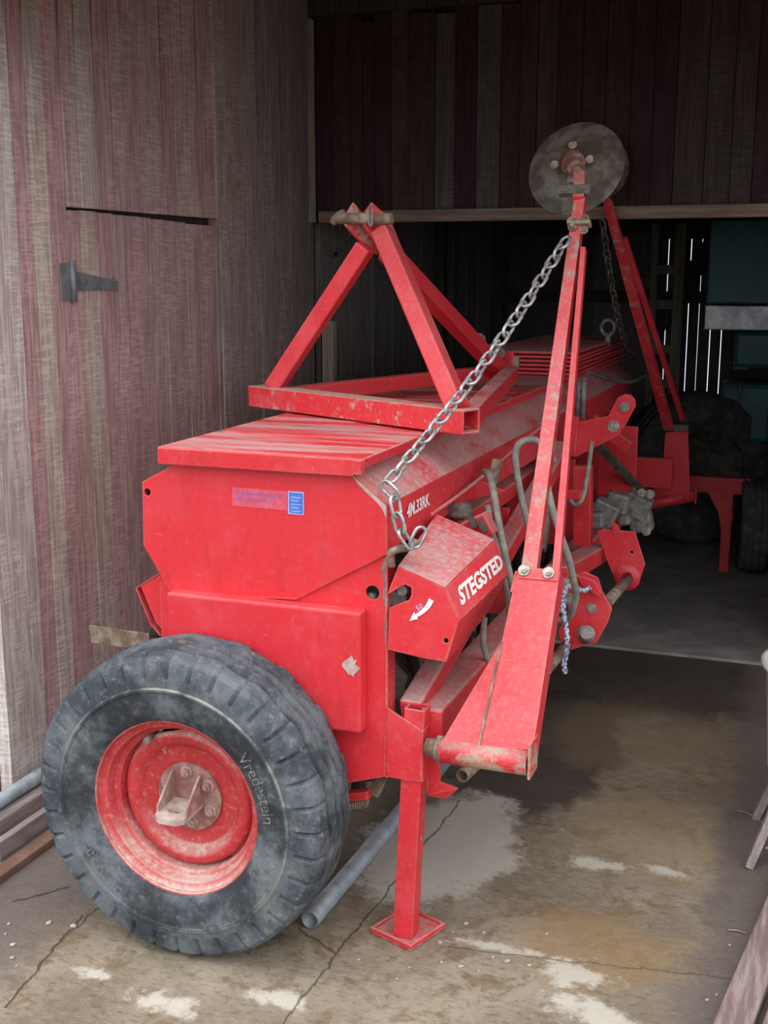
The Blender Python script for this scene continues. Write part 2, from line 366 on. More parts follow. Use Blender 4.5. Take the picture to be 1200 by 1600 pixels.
struct('floor', MB().box((0, (SILL - 2) / 2, -.10), (44, SILL + 2, .20)), floor_mat(), 'brown stained concrete ground with cracks and soil edges')
FIN = two('grey_interior_concrete', (.20, .19, .175), (.29, .275, .25), 5, .85)
struct('floor_interior', MB().box((1.2, (SILL + 6.6) / 2, -.094), (6, 6.6 - SILL - .002, .212)), FIN, 'smooth grey concrete slab inside the barn', bevel=.006)
XL = -.85                                       # face of the red plank wall on the left
YI = 2.52                                       # face of the boarded panel over the inner doorway
ZR = 3.05
def mixc(a, b, t): return tuple(a[i] * (1 - t) + b[i] * t for i in range(3))
RW = (.56, .36, .335); GW = (.57, .48, .415); PW = (.53, .345, .36); LW = (.58, .51, .47)
# ---- left wall
wl = struct('wall_left', MB().box((XL - .06, (.30 + YI) / 2 + .05, ZR / 2), (.06, YI - .30 + .1, ZR)), DARKWOOD, 'weathered red plank wall running into the barn beside the drill')
dr = struct('door_1', MB().box((XL - .0275, (.685 + 1.61) / 2, .95), (.004, 1.61 - .69, 1.64)), DARKWOOD, 'low plank door set flush in the red wall, with a strap hinge')
y = .30; k = 0
DY0, DY1, DZ = .683, 1.612, 1.772
edges = [.245, .43]
while edges[-1] < DY0 - .06: edges.append(edges[-1] + random.uniform(.075, .105))
edges[-1] = DY0
while edges[-1] < DY1 - .13: edges.append(edges[-1] + random.uniform(.07, .11))
edges.append(DY1)
while edges[-1] < YI - .11: edges.append(edges[-1] + random.uniform(.075, .115))
edges.append(YI)
for i in range(len(edges) - 1):
    a, b = edges[i] + random.uniform(.0015, .004), edges[i + 1] - random.uniform(.001, .0035)
    t = random.random(); c = mixc(RW, PW, random.random() * .8)
    if i == 0: c = LW
    elif a > DY1: c = mixc(mixc(c, GW, min(1, .4 + .5 * t)), (.17, .145, .13), min(1, .25 + .9 * (a - DY1)))  # greyer boards past the door; corner shade painted in, darker towards the corner
    elif t < .16: c = GW
    elif t < .55: c = mixc(c, GW, .35)
    dx = random.uniform(0, .010)
    if a >= DY0 and b <= DY1 + .01:
        g0 = .004 + .020 * (a - DY0) / (DY1 - DY0)
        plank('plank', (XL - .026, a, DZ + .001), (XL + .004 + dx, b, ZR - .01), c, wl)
        plank('plank', (XL - .026, a, .13), (XL - .003 + dx * .6, b, DZ - g0 - random.uniform(0, .005)), mixc(c, RW, random.random() * .5), dr)
    else:
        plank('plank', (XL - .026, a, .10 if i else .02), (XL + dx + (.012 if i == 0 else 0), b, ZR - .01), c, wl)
# small lip along the free edge of the boards over the door
plank('batten', (XL + .006, DY1 - .006, DZ), (XL + .016, DY1 + .006, 2.55), mixc(GW, LW, .6), wl)
plank('batten', (XL + .002, DY1 + .03, .3), (XL + .008, DY1 + .042, 1.70), mixc(GW, LW, .5), wl)
# strap hinge
hc = PX(105, 440, XL + .006); ht = PX(184, 447, XL + .006)
hm = MB().prism([(XL + .004, hc.y - .035, hc.z + .055), (XL + .004, hc.y + .012, hc.z + .055), (XL + .004, hc.y + .012, hc.z - .055), (XL + .004, hc.y - .035, hc.z - .055)], (.005, 0, 0))
hm.prism([(XL + .004, hc.y + .03, hc.z + .032), (XL + .004, ht.y, ht.z + .016), (XL + .004, ht.y, ht.z - .012), (XL + .004, hc.y + .03, hc.z - .026)], (.005, 0, 0))
hg = hm.build('strap_hinge', PIPE, dr, .001, 'grey steel strap hinge')
MB().tube([(XL + .012, hc.y + .022, hc.z + .062), (XL + .012, hc.y + .022, hc.z - .062)], .010, 10).build('hinge_knuckle', PIPE, hg)
for q in (.09, .17, .25):
    MB().hexbolt((XL + .009, hc.y + q, hc.z + .002), (1, 0, 0), .006, .004).build('hinge_screw', BOLT, hg)
# ---- panel over the inner doorway
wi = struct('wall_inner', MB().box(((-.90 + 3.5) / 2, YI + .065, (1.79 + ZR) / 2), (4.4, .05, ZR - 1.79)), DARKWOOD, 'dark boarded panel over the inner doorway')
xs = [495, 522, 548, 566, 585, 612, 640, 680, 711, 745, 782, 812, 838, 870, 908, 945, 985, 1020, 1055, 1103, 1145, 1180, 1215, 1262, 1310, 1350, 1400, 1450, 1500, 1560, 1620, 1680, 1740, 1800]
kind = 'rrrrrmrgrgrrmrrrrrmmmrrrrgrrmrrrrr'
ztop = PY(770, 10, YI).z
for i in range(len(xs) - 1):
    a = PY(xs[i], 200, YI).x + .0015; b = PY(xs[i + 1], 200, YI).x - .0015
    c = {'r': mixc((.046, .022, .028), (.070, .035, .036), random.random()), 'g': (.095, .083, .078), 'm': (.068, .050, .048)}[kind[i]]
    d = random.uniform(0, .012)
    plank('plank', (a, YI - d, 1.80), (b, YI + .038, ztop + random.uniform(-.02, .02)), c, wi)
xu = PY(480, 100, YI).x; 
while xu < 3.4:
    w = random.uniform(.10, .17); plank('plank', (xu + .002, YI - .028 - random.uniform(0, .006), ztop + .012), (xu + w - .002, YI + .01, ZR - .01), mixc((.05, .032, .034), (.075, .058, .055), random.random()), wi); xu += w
struct('trim_1', MB().box((1.33, YI + .01, 1.812), (4.28, .075, .05)), BEAMWOOD, 'raw wooden beam along the lower edge of the boarded panel', bevel=.004)
struct('trim_2', MB().box((PY(491, 200, YI).x, YI - .03, (1.79 + ztop) / 2), (.022, .03, ztop - 1.79)), POSTWOOD, 'thin batten in the corner of the boarded panel', bevel=.002)
struct('trim_3', MB().box((PY(515, 560, 2.60).x, 2.60, .68), (.055, .05, 1.36)), POSTWOOD, 'pale short post just inside the inner doorway', bevel=.004)
# ---- interior walls
YB = 6.0; XI = -.86
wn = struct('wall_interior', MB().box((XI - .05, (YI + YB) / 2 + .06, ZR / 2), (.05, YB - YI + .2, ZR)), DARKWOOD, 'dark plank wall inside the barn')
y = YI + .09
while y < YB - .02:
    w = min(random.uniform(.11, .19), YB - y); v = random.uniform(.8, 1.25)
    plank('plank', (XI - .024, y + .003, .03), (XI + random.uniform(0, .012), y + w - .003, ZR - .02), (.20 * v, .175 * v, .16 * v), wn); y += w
struct('trim_4', MB().box((XI + .04, 4.3, 1.05), (.05, .09, 2.05)), DARKWOOD, 'dark upright post against the interior wall', bevel=.004)
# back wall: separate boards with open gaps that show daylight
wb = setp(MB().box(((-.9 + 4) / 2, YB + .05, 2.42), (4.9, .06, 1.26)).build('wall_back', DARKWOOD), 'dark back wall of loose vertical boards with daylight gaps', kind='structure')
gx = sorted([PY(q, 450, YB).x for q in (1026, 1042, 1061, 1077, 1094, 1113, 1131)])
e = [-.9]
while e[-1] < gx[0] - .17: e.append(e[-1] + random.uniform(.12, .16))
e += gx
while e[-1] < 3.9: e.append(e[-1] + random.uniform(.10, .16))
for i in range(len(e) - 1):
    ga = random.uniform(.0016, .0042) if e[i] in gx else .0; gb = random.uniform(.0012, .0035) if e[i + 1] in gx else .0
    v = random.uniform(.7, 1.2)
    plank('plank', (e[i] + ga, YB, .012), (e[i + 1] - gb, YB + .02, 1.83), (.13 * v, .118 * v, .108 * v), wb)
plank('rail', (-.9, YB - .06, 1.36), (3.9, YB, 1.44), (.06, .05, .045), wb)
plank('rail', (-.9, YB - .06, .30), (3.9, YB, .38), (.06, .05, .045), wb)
_b0 = PY(1062, 465, YB - .08); _b1 = PY(1098, 395, YB - .08)
_m = MB().bar((_b0.x - .15, YB - .09, _b0.z - .22), (_b1.x + .2, YB - .09, _b1.z + .30), .11, .03, (1, 0, 0)); _m.build('brace', DARKWOOD, wb)
m = MB(); m.box((4.02, (YI + YB) / 2, ZR / 2), (.1, YB - YI, ZR)); struct('wall_right', m, DARKWOOD, 'dark side wall on the far side of the barn')
struct('wall_unseen_jamb', MB().box(((1.25 + 3.98) / 2, YI + .065, .90), (3.98 - 1.25, .05, 1.79)), PLANK, 'unseen boarded wall added beside the inner doorway to keep the interior dark').color = (.16, .10, .09, 1)  # out-of-view wall, added to narrow the doorway and dim the interior
struct('post_1', MB().box((3.9, .24, 1.16), (.14, .12, 2.32)), BEAMWOOD, 'square corner post of the open porch')
struct('ceiling', MB().box((1.55, (.3 + YB) / 2 + .05, ZR + .05), (5.1, YB - .1, .08)), DARKWOOD, 'dark boarded barn ceiling')
# outer front of the barn: an opening 3.3 m wide and 2.3 m high, its header just above the picture
HZ = 2.29
m = MB(); m.box((1.55, .24, (HZ + 3.8) / 2), (4.8, .12, 3.8 - HZ)); m.box((-2.878, .272, 1.9), (4.0, .054, 3.8)); m.box((3.99, 1.4, (HZ + 3.8) / 2), (.08, 2.2, 3.8 - HZ))
struct('wall_front', m, PLANK, 'outer plank front and header of the open porch').color = (.24, .12, .11, 1)
# ================================================================== THE SEED DRILL
drill = empty('seed_drill', (.1, 0, 0), 'long red seed drill with wheel, hopper and folded marker arms in the barn doorway', 'seed drill')
YE = 3.45                                       # far end of the drill
# ---- wheel
WC = V(0, -.135, .374)
def make_tyre(c):
    # (axial offset from the tyre centre towards -y, radius, role)
    prof = [(.085, .207, 0), (.098, .218, 0), (.108, .240, 0), (.112, .268, 0), (.1125, .285, 0), (.115, .288, 0), (.115, .294, 0), (.110, .297, 0), (.109, .312, 0), (.108, .318, 1), (.105, .338, 1), (.101, .356, 1), (.090, .366, 2),
            (.060, .372, 0), (.056, .363, 4), (.050, .363, 4), (.046, .374, 0), (.022, .376, 0), (.018, .366, 4), (.012, .366, 4), (.008, .377, 0),
            (-.008, .377, 0), (-.012, .366, 4), (-.018, .366, 4), (-.022, .376, 0), (-.046, .374, 0), (-.050, .363, 4), (-.056, .363, 4), (-.060, .372, 0),
            (-.086, .364, 2), (-.096, .352, 1), (-.107, .318, 1), (-.112, .268, 0), (-.098, .218, 0), (-.085, .207, 0)]
    n = 288; vs = []; fs = []
    for i, (a, r, role) in enumerate(prof):
        for k in range(n):
            th = 2 * math.pi * k / n; ph = k % 8; aa, rr = a, r; sg = 1 if a > 0 else -1
            slot = ph == 0
            if role == 1 and slot: aa -= sg * .008
            if role == 2 and slot: rr -= .006; aa -= sg * .006
            if r > .355 and .004 < abs(a) < .088 and role != 1: aa += .0045 * math.sin(2 * math.pi * (k % 16) / 16) * (1.3 if abs(a) > .04 else 1)
            vs.append((c.x + rr * math.cos(th), c.y - aa, c.z + rr * math.sin(th)))
    for i in range(len(prof) - 1): fs += [(i * n + k, i * n + (k + 1) % n, (i + 1) * n + (k + 1) % n, (i + 1) * n + k) for k in range(n)]
    m = MB(); m.add(vs, fs, True)
    return m
def split(o, deg):
    md = o.modifiers.new('split', 'EDGE_SPLIT'); md.split_angle = math.radians(deg)
def make_wheel(c, parent, sgn=1):
    Y = lambda d: (0, -sgn, 0)
    ax = (0, -sgn, 0)
    rim = MB().lathe([(-.085, .205), (-.08, .213), (.083, .213), (.088, .2165), (.092, .2145), (.091, .2095), (.082, .2065), (.076, .201), (.073, .193), (.069, .1905), (.052, .1885), (.047, .185), (.044, .1785), (.041, .1755), (.014, .1725), (-.04, .168), (-.06, .195), (-.085, .205)], c, ax, 72)
    rim = rim.build('wheel_rim', RED_WHEEL, parent)
    ty = make_tyre(c).build('tyre', RUBBER, rim, label='blue-grey dusty rubber tyre'); split(ty, 28); split(rim, 30)
    # pressed disc with black slots near its edge
    n = 96; pr = [(.014, .1695), (.028, .166), (.036, .157), (.036, .146), (.028, .132), (.016, .125), (.013, .119), (.013, .02), (.013, .0005)]
    m = MB(); vs = []; fs = []
    for i, (h, r) in enumerate(pr):
        for k in range(n):
            th = 2 * math.pi * k / n; rr = r
            if i == 0:
                f = abs(((k + 8) % 24) - 12)                        # four places where the edge is cut back
                if f < 4: rr = r - .012 * (1 - f / 4)
            vs.append((c.x + rr * math.cos(th), c.y - sgn * h, c.z + rr * math.sin(th)))
    for i in range(len(pr) - 1): fs += [(i * n + k, i * n + (k + 1) % n, (i + 1) * n + (k + 1) % n, (i + 1) * n + k) for k in range(n)]
    fs.append(tuple(range((len(pr) - 1) * n, len(pr) * n)))
    m.add(vs, fs, True)
    disc = m.build('wheel_disc', RED_WHEEL, rim)
    # ring that joins the disc to the rim, leaving the slots open
    m = MB()
    for q in range(4):
        a0 = math.radians(90 * q + 38 - 15); pts = []
        for t in range(15):
            a = a0 + math.radians(60) * t / 14 + math.radians(15)
            pts.append((c.x + .1695 * math.cos(a), c.y - sgn * .014, c.z + .1695 * math.sin(a)))
        m.tube(pts, .004, 6); m.build('weld_seam', RED_WHEEL, rim); m = MB()
    MB().lathe([(-.05, .165), (-.052, .0005)], c, ax, 32).build('wheel_back_plate', BLACK, rim)
    MB().lathe([(.0125, .0838), (.020, .0838), (.020, .0005)], c, ax, 40, smooth=False).build('hub_plate', HUBP, rim)
    for k in range(6):
        a = math.radians(95 + 60 * k)
        MB().hexbolt((c.x + .062 * math.cos(a), c.y - sgn * .020, c.z + .062 * math.sin(a)), ax, .0105, .013).build('hub_bolt', HUBB, rim)
    # bent towing eye on the hub
    h0 = .020; x0, x1 = c.x - .044, c.x + .030
    for xx in (x0, x1):
        m = MB(); m.prism([(xx, c.y - sgn * h0, c.z + .062), (xx, c.y - sgn * (h0 + .012), c.z + .060), (xx, c.y - sgn * (h0 + .075), c.z + .004), (xx, c.y - sgn * (h0 + .078), c.z - .018), (xx, c.y - sgn * h0, c.z - .012)], (.006, 0, 0))
        m.build('eye_bracket', HUBB, rim, .001)
    pl = [(x0, c.y - sgn * h0, c.z - .006), (x1 + .006, c.y - sgn * h0, c.z - .006), (x1 + .004, c.y - sgn * (h0 + .085), c.z - .012), (x1 - .012, c.y - sgn * (h0 + .098), c.z - .013), (x0 + .016, c.y - sgn * (h0 + .098), c.z - .013), (x0 + .001, c.y - sgn * (h0 + .085), c.z - .012)]
    hc2 = V((x0 + x1) / 2 + .003, c.y - sgn * (h0 + .055), c.z - .010)
    hol = [hc2 + V(.020 * math.cos(2 * math.pi * k / 16), .016 * math.sin(2 * math.pi * k / 16), 0) for k in range(16)]
    MB().prism(pl, (0, 0, -.016), [hol]).build('towing_eye', DUSTST, rim, .002)
    a = math.radians(122); MB().tube([(c.x + .172 * math.cos(a), c.y - sgn * .02, c.z + .172 * math.sin(a)), (c.x + .160 * math.cos(a), c.y - sgn * .065, c.z + .168 * math.sin(a))], .0075, 10).build('valve_stem', GREASY, rim)
    return rim
RED_WHEEL = red_paint('red_wheel_paint', .45, 1.2, (.50, .035, .04), rust=.5, edge=.9, tan=(.56, .44, .36), dustc=(.60, .44, .38))
HUBP = two('dusty_red_brown_hub', (.26, .11, .10), (.38, .24, .20), 25, .75)
HUBB = two('dusty_hub_steel', (.34, .19, .16), (.48, .36, .30), 40, .75)
DUSTST = two('dusty_pale_steel', (.55, .44, .38), (.40, .29, .25), 30, .8)
wheel = make_wheel(WC, drill)
MB().tube([(0, -.10, .374), (0, YE + .1, .374)], .03, 12).build('axle', DARKST, drill)
make_wheel(V(0, YE + .135, .374), drill, -1)
# raised writing on the tyre
def arc_text(txt, r0, r1, a0, a1, parent):
    cu = bpy.data.curves.new('t', 'FONT'); cu.body = txt; cu.size = 1; to = bpy.data.objects.new('t', cu); COL.objects.link(to); bpy.context.view_layer.update()
    me = bpy.data.meshes.new_from_object(to.evaluated_get(bpy.context.evaluated_depsgraph_get())); bpy.data.objects.remove(to)
    xs = [v.co.x for v in me.vertices]; ys = [v.co.y for v in me.vertices]; x0, x1, y0, y1 = min(xs), max(xs), min(ys), max(ys)
    for v in me.vertices:
        u = (v.co.x - x0) / (x1 - x0); w = (v.co.y - y0) / (y1 - y0); a = math.radians(a0 + (a1 - a0) * u); r = r0 + (r1 - r0) * w
        v.co = (WC.x + r * math.cos(a), WC.y - .1135 - max(0, .002 * (r < .283)) , WC.z + r * math.sin(a))
    me.materials.append(TYTEXT); o = bpy.data.objects.new('tyre_lettering', me); COL.objects.link(o); attach(o, parent); return o
TYTEXT = two('dusty_tyre_print', (.22, .21, .18), (.04, .045, .05), 60, .8)
tyre = [o for o in wheel.children if o.name.startswith('tyre')][0]
arc_text('Vredestein', .240, .268, 42, 4, wheel)
arc_text('10.0/75-15', .246, .268, 208, 238, wheel)
# ---- hopper end, frame plate, side cover
T = .006
hole1 = circle(PY(230, 769, 0), .009, 14)
end = MB().prism([PY(*q, 0) for q in [(222, 753), (272, 726), (546, 738), (604, 790), (605, 866), (463, 937), (268, 928), (224, 852)]], (0, T, 0), [hole1]).build('hopper_end_panel', RED_BRIGHT, drill, .0015)
pz = lambda x, y: PY(x, y, .008)
hole2 = circle(PY(582, 926, .008), .0165, 18)
fr = MB().prism([pz(463, 934), pz(606, 864), pz(607, 1000), pz(601, 1214), pz(541, 1224), V(-.02, .008, .385), V(-.16, .008, .50), V(-.16, .008, .84)], (0, T, 0), [hole2]).build('frame_side_plate', RED_BRIGHT, drill, .0015)
xr = pz(606, 900).x
MB().box((xr - .002, .030, .695), (.005, .052, .545)).build('plate_flange', RED_WORN, fr, .001, 'scuffed grey-edged flange')
MB().prism([PY(*q, .0075) for q in [(606, 868), (607, 1018), (602, 1010), (600, 985), (602, 950), (598, 930), (600, 905), (596, 890), (601, 872)]], (0, -.0008, 0)).build('bare_metal_edge', GREASY, fr)
MB().prism([PY(*q, .0) for q in [(548, 740), (604, 791), (604, 812), (598, 796), (590, 786), (575, 772), (560, 757)]], (0, -.0008, 0)).build('bare_metal_edge', DUSTST, end)
cov = MB().box(((-.116 + .386) / 2, -.0135, .683), (.502, .043, .292)).build('side_cover', RED_BRIGHT, drill, .008, seg=3)
_q = PY(548, 1042, -.0355); m = MB()
m.prism([_q + V(.017 * (1 + random.uniform(-.35, .35)) * math.cos(a), 0, .022 * (1 + random.uniform(-.35, .35)) * math.sin(a)) for a in [2 * math.pi * k / 18 for k in range(18)]], (0, -.0008, 0)); m.build('bare_patch', DUSTST, cov)
# seam between upper and lower plate is the real edge of hopper_end_panel; decals
dq = [PY(*q, -.001) for q in [(367, 785), (438, 791), (438, 769), (367, 764)]]
text_on('Sønderhøj Smede &\nMaskinforretning', [PY(*q, -.001) for q in [(369, 782), (440, 789), (440, 772), (369, 765)]], 'decal_lettering', VIOLET, end, nout=(0, -1, 0))
MB().sheet([PY(*q, -.0004) for q in [(363, 790), (449, 798), (449, 768), (363, 761)]], .0004).build('decal_strip', PINK, end)
bd = MB().sheet([PY(*q, -.0015) for q in [(452, 801), (473, 803), (473, 771), (452, 769)]], .001).build('blue_decal', BLUE, end, label='small blue sticker')
MB().sheet([PY(*q, -.0008) for q in [(450, 803), (475, 805), (475, 769), (450, 767)]], .0005).build('decal_border', LILAC, end)
for i in range(5):
    yy = 776 + i * 5.4; MB().sheet([PY(*q, -.0022) for q in [(455, yy + 1.4), (470 - (i % 2) * 3, yy + 2.6), (470 - (i % 2) * 3, yy + 1.3), (455, yy)]], .0004).build('decal_print', LILAC, end)
# ---- lid
ZL = 1.180
lid = MB().box((.128, .86, ZL - .006), (.52, 1.76, .012))
lid = lid.build('hopper_lid', RED_LID, drill, .003)
MB().box((.118, -.022, ZL - .022), (.498, .006, .040)).build('lid_front_lip', RED, lid, .003)
MB().box((.372, -.018, ZL - .020), (.034, .016, .034), Matrix.Rotation(-.25, 3, 'Z')).build('lid_corner_fold', RED_WORN, lid, .003)
MB().box((.388, .86, ZL - .012), (.006, 1.76, .022)).build('lid_edge_fold', RED_DUSTY, lid, .002)
MB().box((-.130, .86, ZL - .016), (.006, 1.76, .03)).build('lid_edge_fold', RED, lid, .002)
for i in range(5):
    MB().box((.128, .26 + i * .30, ZL + .0005), (.47, .012, .004)).build('lid_rib', RED_LID, lid, .0015)
# ribbed stack of lid plates farther in
for i in range(7):
    MB().box((.20 + .004 * (i % 2), 2.85, 1.163 + .0165 * i), (.40, 1.22, .011), Matrix.Rotation(.01 * (i % 3 - 1), 3, 'Z')).build('stacked_cover_plate', RED_DUSTY if i > 5 else RED, drill, .003)
MB().box((.13, 2.0, ZL - .02), (.50, .55, .02)).build('hopper_lid_bridge', RED_DUSTY, drill, .003)
# ---- hopper skin, pulled along the whole length
A = PY(546, 738, 0); B = PY(604, 790, 0); D = PY(605, 866, 0); E2 = PY(463, 937, 0); G = PY(268, 928, 0); H_ = PY(224, 852, 0); I_ = PY(222, 753, 0); J = PY(272, 726, 0)
fp = MB().strip([(A.x, A.z + .02), (A.x + .004, A.z), (B.x, B.z), (D.x, D.z + .004), (D.x - .02, D.z - .012), (E2.x, E2.z)], .004, YE, -.004).build('hopper_front_panel', RED_DUSTY, drill, .0015)
MB().strip([(E2.x, E2.z), (G.x, G.z), (H_.x, H_.z), (I_.x, I_.z), (J.x, J.z), (J.x, J.z + .02)], .006, YE, -.004).build('hopper_back_panel', RED, drill, .0015)
MB().prism([V(q.x, YE, q.z) for q in (A, B, D, E2, G, H_, I_, J)], (0, T, 0)).build('hopper_end_panel', RED, drill)
xf = B.x + .0045
text_on('4M.33RK', [PX(635, 811, xf), PX(671, 789, xf), PX(670, 770, xf), PX(636, 788, xf)], 'model_lettering', WHITE, fp, .001, bold=.03, nout=(1, 0, 0))
# light trough flange below the hopper on the wall side
tr = MB().strip([(PY(258, 990, .05).x, PY(258, 990, .05).z), (PY(243, 972, .05).x, PY(243, 972, .05).z), (PY(220, 917, .05).x, PY(220, 917, .05).z), (PY(256, 895, .05).x, PY(256, 895, .05).z)], .03, YE, .004).build('rear_trough_panel', RED, drill, .0015)
MB().prism([PY(*q, .03) for q in [(220, 917), (256, 895), (275, 925), (275, 992), (258, 990), (243, 972)]], (0, .004, 0)).build('trough_end_plate', RED_BRIGHT, drill, .001)
rb = MB().bar(PY(142, 990, .30), PY(235, 1004, .22), .006, .05, (0, 1, 0)); rb.build('rusty_flat_bar', RUST, drill, .001, 'rusty flat bar sticking out behind the tyre')
MB().tube([PY(238, 988, .12), PY(262, 990, .12)], .014, 10).build('black_bush', BLACK, drill)
# ---- gear hood with the maker's lettering
fpts = [(606, 929), (621.5, 886), (695, 919), (716, 969), (695, 1034), (657.6, 1027.7), (606, 1015)]
hy = -.004
face = [PY(*q, hy) for q in [(606, 929), (608, 921), (621.5, 886), (695, 919), (716, 969), (695, 1034), (657.6, 1027.7), (606, 1015), (608, 950), (639.5, 937), (643, 929), (642.7, 918), (633, 913), (623.6, 918)]]
hood = MB().prism(face, (0, .003, 0), [circle(PY(697, 1001, hy), .006, 10)]).build('gear_hood', RED_BRIGHT, drill, .0008)
Yb = .31
fa = [PY(*q, hy) for q in [(606, 880), (621.5, 886), (695, 919), (716, 969), (695, 1034)]]
ba = [PY(*q, Yb) for q in [(668, 799), (682, 805), (772, 844), (793, 896), (757, 962)]]
# sheet sides
def quad(a, b, c, d, t): return MB().sheet([a, b, c, d], t)
quad(fa[1], fa[2], ba[2], ba[1], .003).build('hood_top', RED_DUSTY, hood, .001, 'dust-covered top of the hood')
hs = quad(fa[2], fa[3], ba[3], ba[2], .003).build('hood_front', RED, hood, .001)
quad(fa[3], fa[4], ba[4], ba[3], .003).build('hood_underside', RED, hood, .001)
MB().sheet([ba[1], ba[2], ba[3], ba[4], PY(690, 950, Yb)], .003).build('hood_back', RED, hood, .001)
text_on('STEGSTED', [PN(719, 948, fa[2], (fa[3] - fa[2]).cross(ba[2] - fa[2])), PN(786, 886, fa[2], (fa[3] - fa[2]).cross(ba[2] - fa[2])), PN(777, 865, fa[2], (fa[3] - fa[2]).cross(ba[2] - fa[2])), PN(712, 918, fa[2], (fa[3] - fa[2]).cross(ba[2] - fa[2]))], 'maker_lettering', WHITE, hood, .004, bold=.04, nout=(1, -.3, .3))
# direction arrow decal
ap = [PY(*q, hy - .001) for q in smooth([(674, 937), (668, 948), (657, 958), (646, 964)], 5)]
wv = []; 
for i, q in enumerate(ap):
    d = (ap[min(i + 1, len(ap) - 1)] - ap[max(i - 1, 0)]).normalized(); s_ = V(-d.z, 0, d.x); w = .0065 - .0035 * i / len(ap); wv.append((q + s_ * w, q - s_ * w))
poly = [a for a, b in wv] + [b for a, b in wv][::-1]
MB().prism(poly, (0, -.0006, 0)).build('arrow_decal', WHITE, hood)
MB().prism([PY(*q, hy - .0018) for q in [(640, 970), (647, 956), (653, 967)]], (0, -.0006, 0)).build('arrow_head', WHITE, hood)
text_on('50', [PY(*q, hy) for q in [(653, 955), (662, 949), (658, 942), (649, 948)]], 'decal_number', LILAC, hood, .001, bold=.01, nout=(0, -1, 0))
# gears seen through the cut-out
MB().lathe([(0, .0005), (0, .012), (.012, .012), (.012, .0005)], PY(631, 921, .02), (0, -1, 0), 16, smooth=False).build('shaft_end', GREASY, drill)
g = MB(); gc = PY(617, 944, .035)
pts = []
for k in range(48):
    a = 2 * math.pi * k / 48; r = .034 if k % 4 < 2 else .028; pts.append(gc + V(r * math.cos(a), 0, r * math.sin(a)))
g.prism(pts, (0, .012, 0)).build('sprocket', GREASY, drill)
MB().box((.50, .16, .78), (.10, .20, .12)).build('gearbox', DARKST, drill, .01)
MB().lathe([(.03, .0005), (.03, .013), (0, .013)], PY(584, 930, .055), (0, -1, 0), 12).build('shaft_end', GREASY, drill)
# chain anchor clamp below the hopper corner
ck = MB().tube(smooth([PY(612, 885, -.01), PY(610, 866, -.015), PY(622, 858, -.01), PY(640, 855, .02), PY(650, 846, .04)], 5), [.009] * 21, 8).build('chain_hook', RUST, drill, label='rusty bent hook')
# ---- parking stand
pt = PY(653, 1103, .035); pb = PZ(634, 1458, .012)
stand = MB().hollow_bar(pb, pt, .050, .050, .005).build('stand_leg', RED, drill, .003)
fc = PZ(632, 1455, 0.006)
MB().box((fc.x + .005, fc.y + .012, .006), (.125, .135, .010), Matrix.Rotation(-.35, 3, 'Z')).build('stand_foot', RED_DIRT, stand, .003)
m = MB(); M3 = Matrix.Rotation(-.35, 3, 'Z'); c0 = V(fc.x + .005, fc.y + .012, .010)
for dx, dy, sx, sy in ((.060, 0, .008, .135), (-.060, 0, .008, .135), (0, .064, .125, .008), (0, -.064, .125, .008)): m.box(c0 + M3 @ V(dx, dy, .002), (sx, sy, .012), M3)
m.build('foot_rim', RED_WORN, stand, .002)
for zz in (.20, .26, .32, .38): 
    q = pb.lerp(pt, zz / .6); MB().lathe([(0, .0003), (0, .007), (.001, .007), (.001, .0003)], q + V(.0255, 0, 0), (1, 0, 0), 10, smooth=False).build('stand_hole', RUST, stand)
gy = .004
MB().prism([PY(*q, gy) for q in [(601.5, 1104), (657, 1141), (658, 1222), (643, 1221), (599, 1213)]], (0, .005, 0)).build('stand_bracket', RED, drill, .0012)
pA = PY(658, 1142, gy); pB = PY(658, 1222, gy)
MB().box((pA.x + .002, gy + .035, (pA.z + pB.z) / 2), (.006, .07, pA.z - pB.z)).build('stand_bracket_side', RED, drill, .0015)
MB().hexbolt(V(pA.x + .006, .03, pA.z - .05), (1, 0, 0), .009, .012).build('bracket_bolt', BOLT, drill)
# angle bracket beside the stand
ang = MB().sheet([PY(*q, .06) for q in [(670, 1180), (687, 1182), (688, 1222), (668, 1242)]], .005)
ang.sheet([PY(688, 1220, .06), PY(668, 1242, .06), PZ(700, 1247, PY(668, 1242, .06).z), PZ(717, 1231, PY(688, 1220, .06).z)], .005)
ang.build('angle_bracket', RED, drill, .001)
# ---- long beams and braces of the under-frame
bm = PY(684, 1150, .02); bt = PY(669, 1122, .02)
MB().box(((bm.x + .46) / 2 + .005, (.05 + YE) / 2, .545), (.085, YE - .05, .085)).build('front_box_beam', RED_DUSTY, drill, .006)
MB().box((.05, (.02 + YE) / 2, .47), (.09, YE - .02, .09)).build('rear_box_beam', RED, drill, .006)
MB().bar(PY(642, 1112, .05), PX(880, 700, .49), .055, .055, (1, 0, 0)).build('diagonal_brace', RED_DUSTY, drill, .006)
MB().bar(V(.40, .35, .90), V(.40, YE, .90), .06, .05).build('seed_shaft_housing', RED_DUSTY, drill, .005)
for yv in (1.05, 2.05, 3.05): MB().box((.30, yv, .70), (.30, .012, .34)).build('frame_rib', RED, drill, .002)
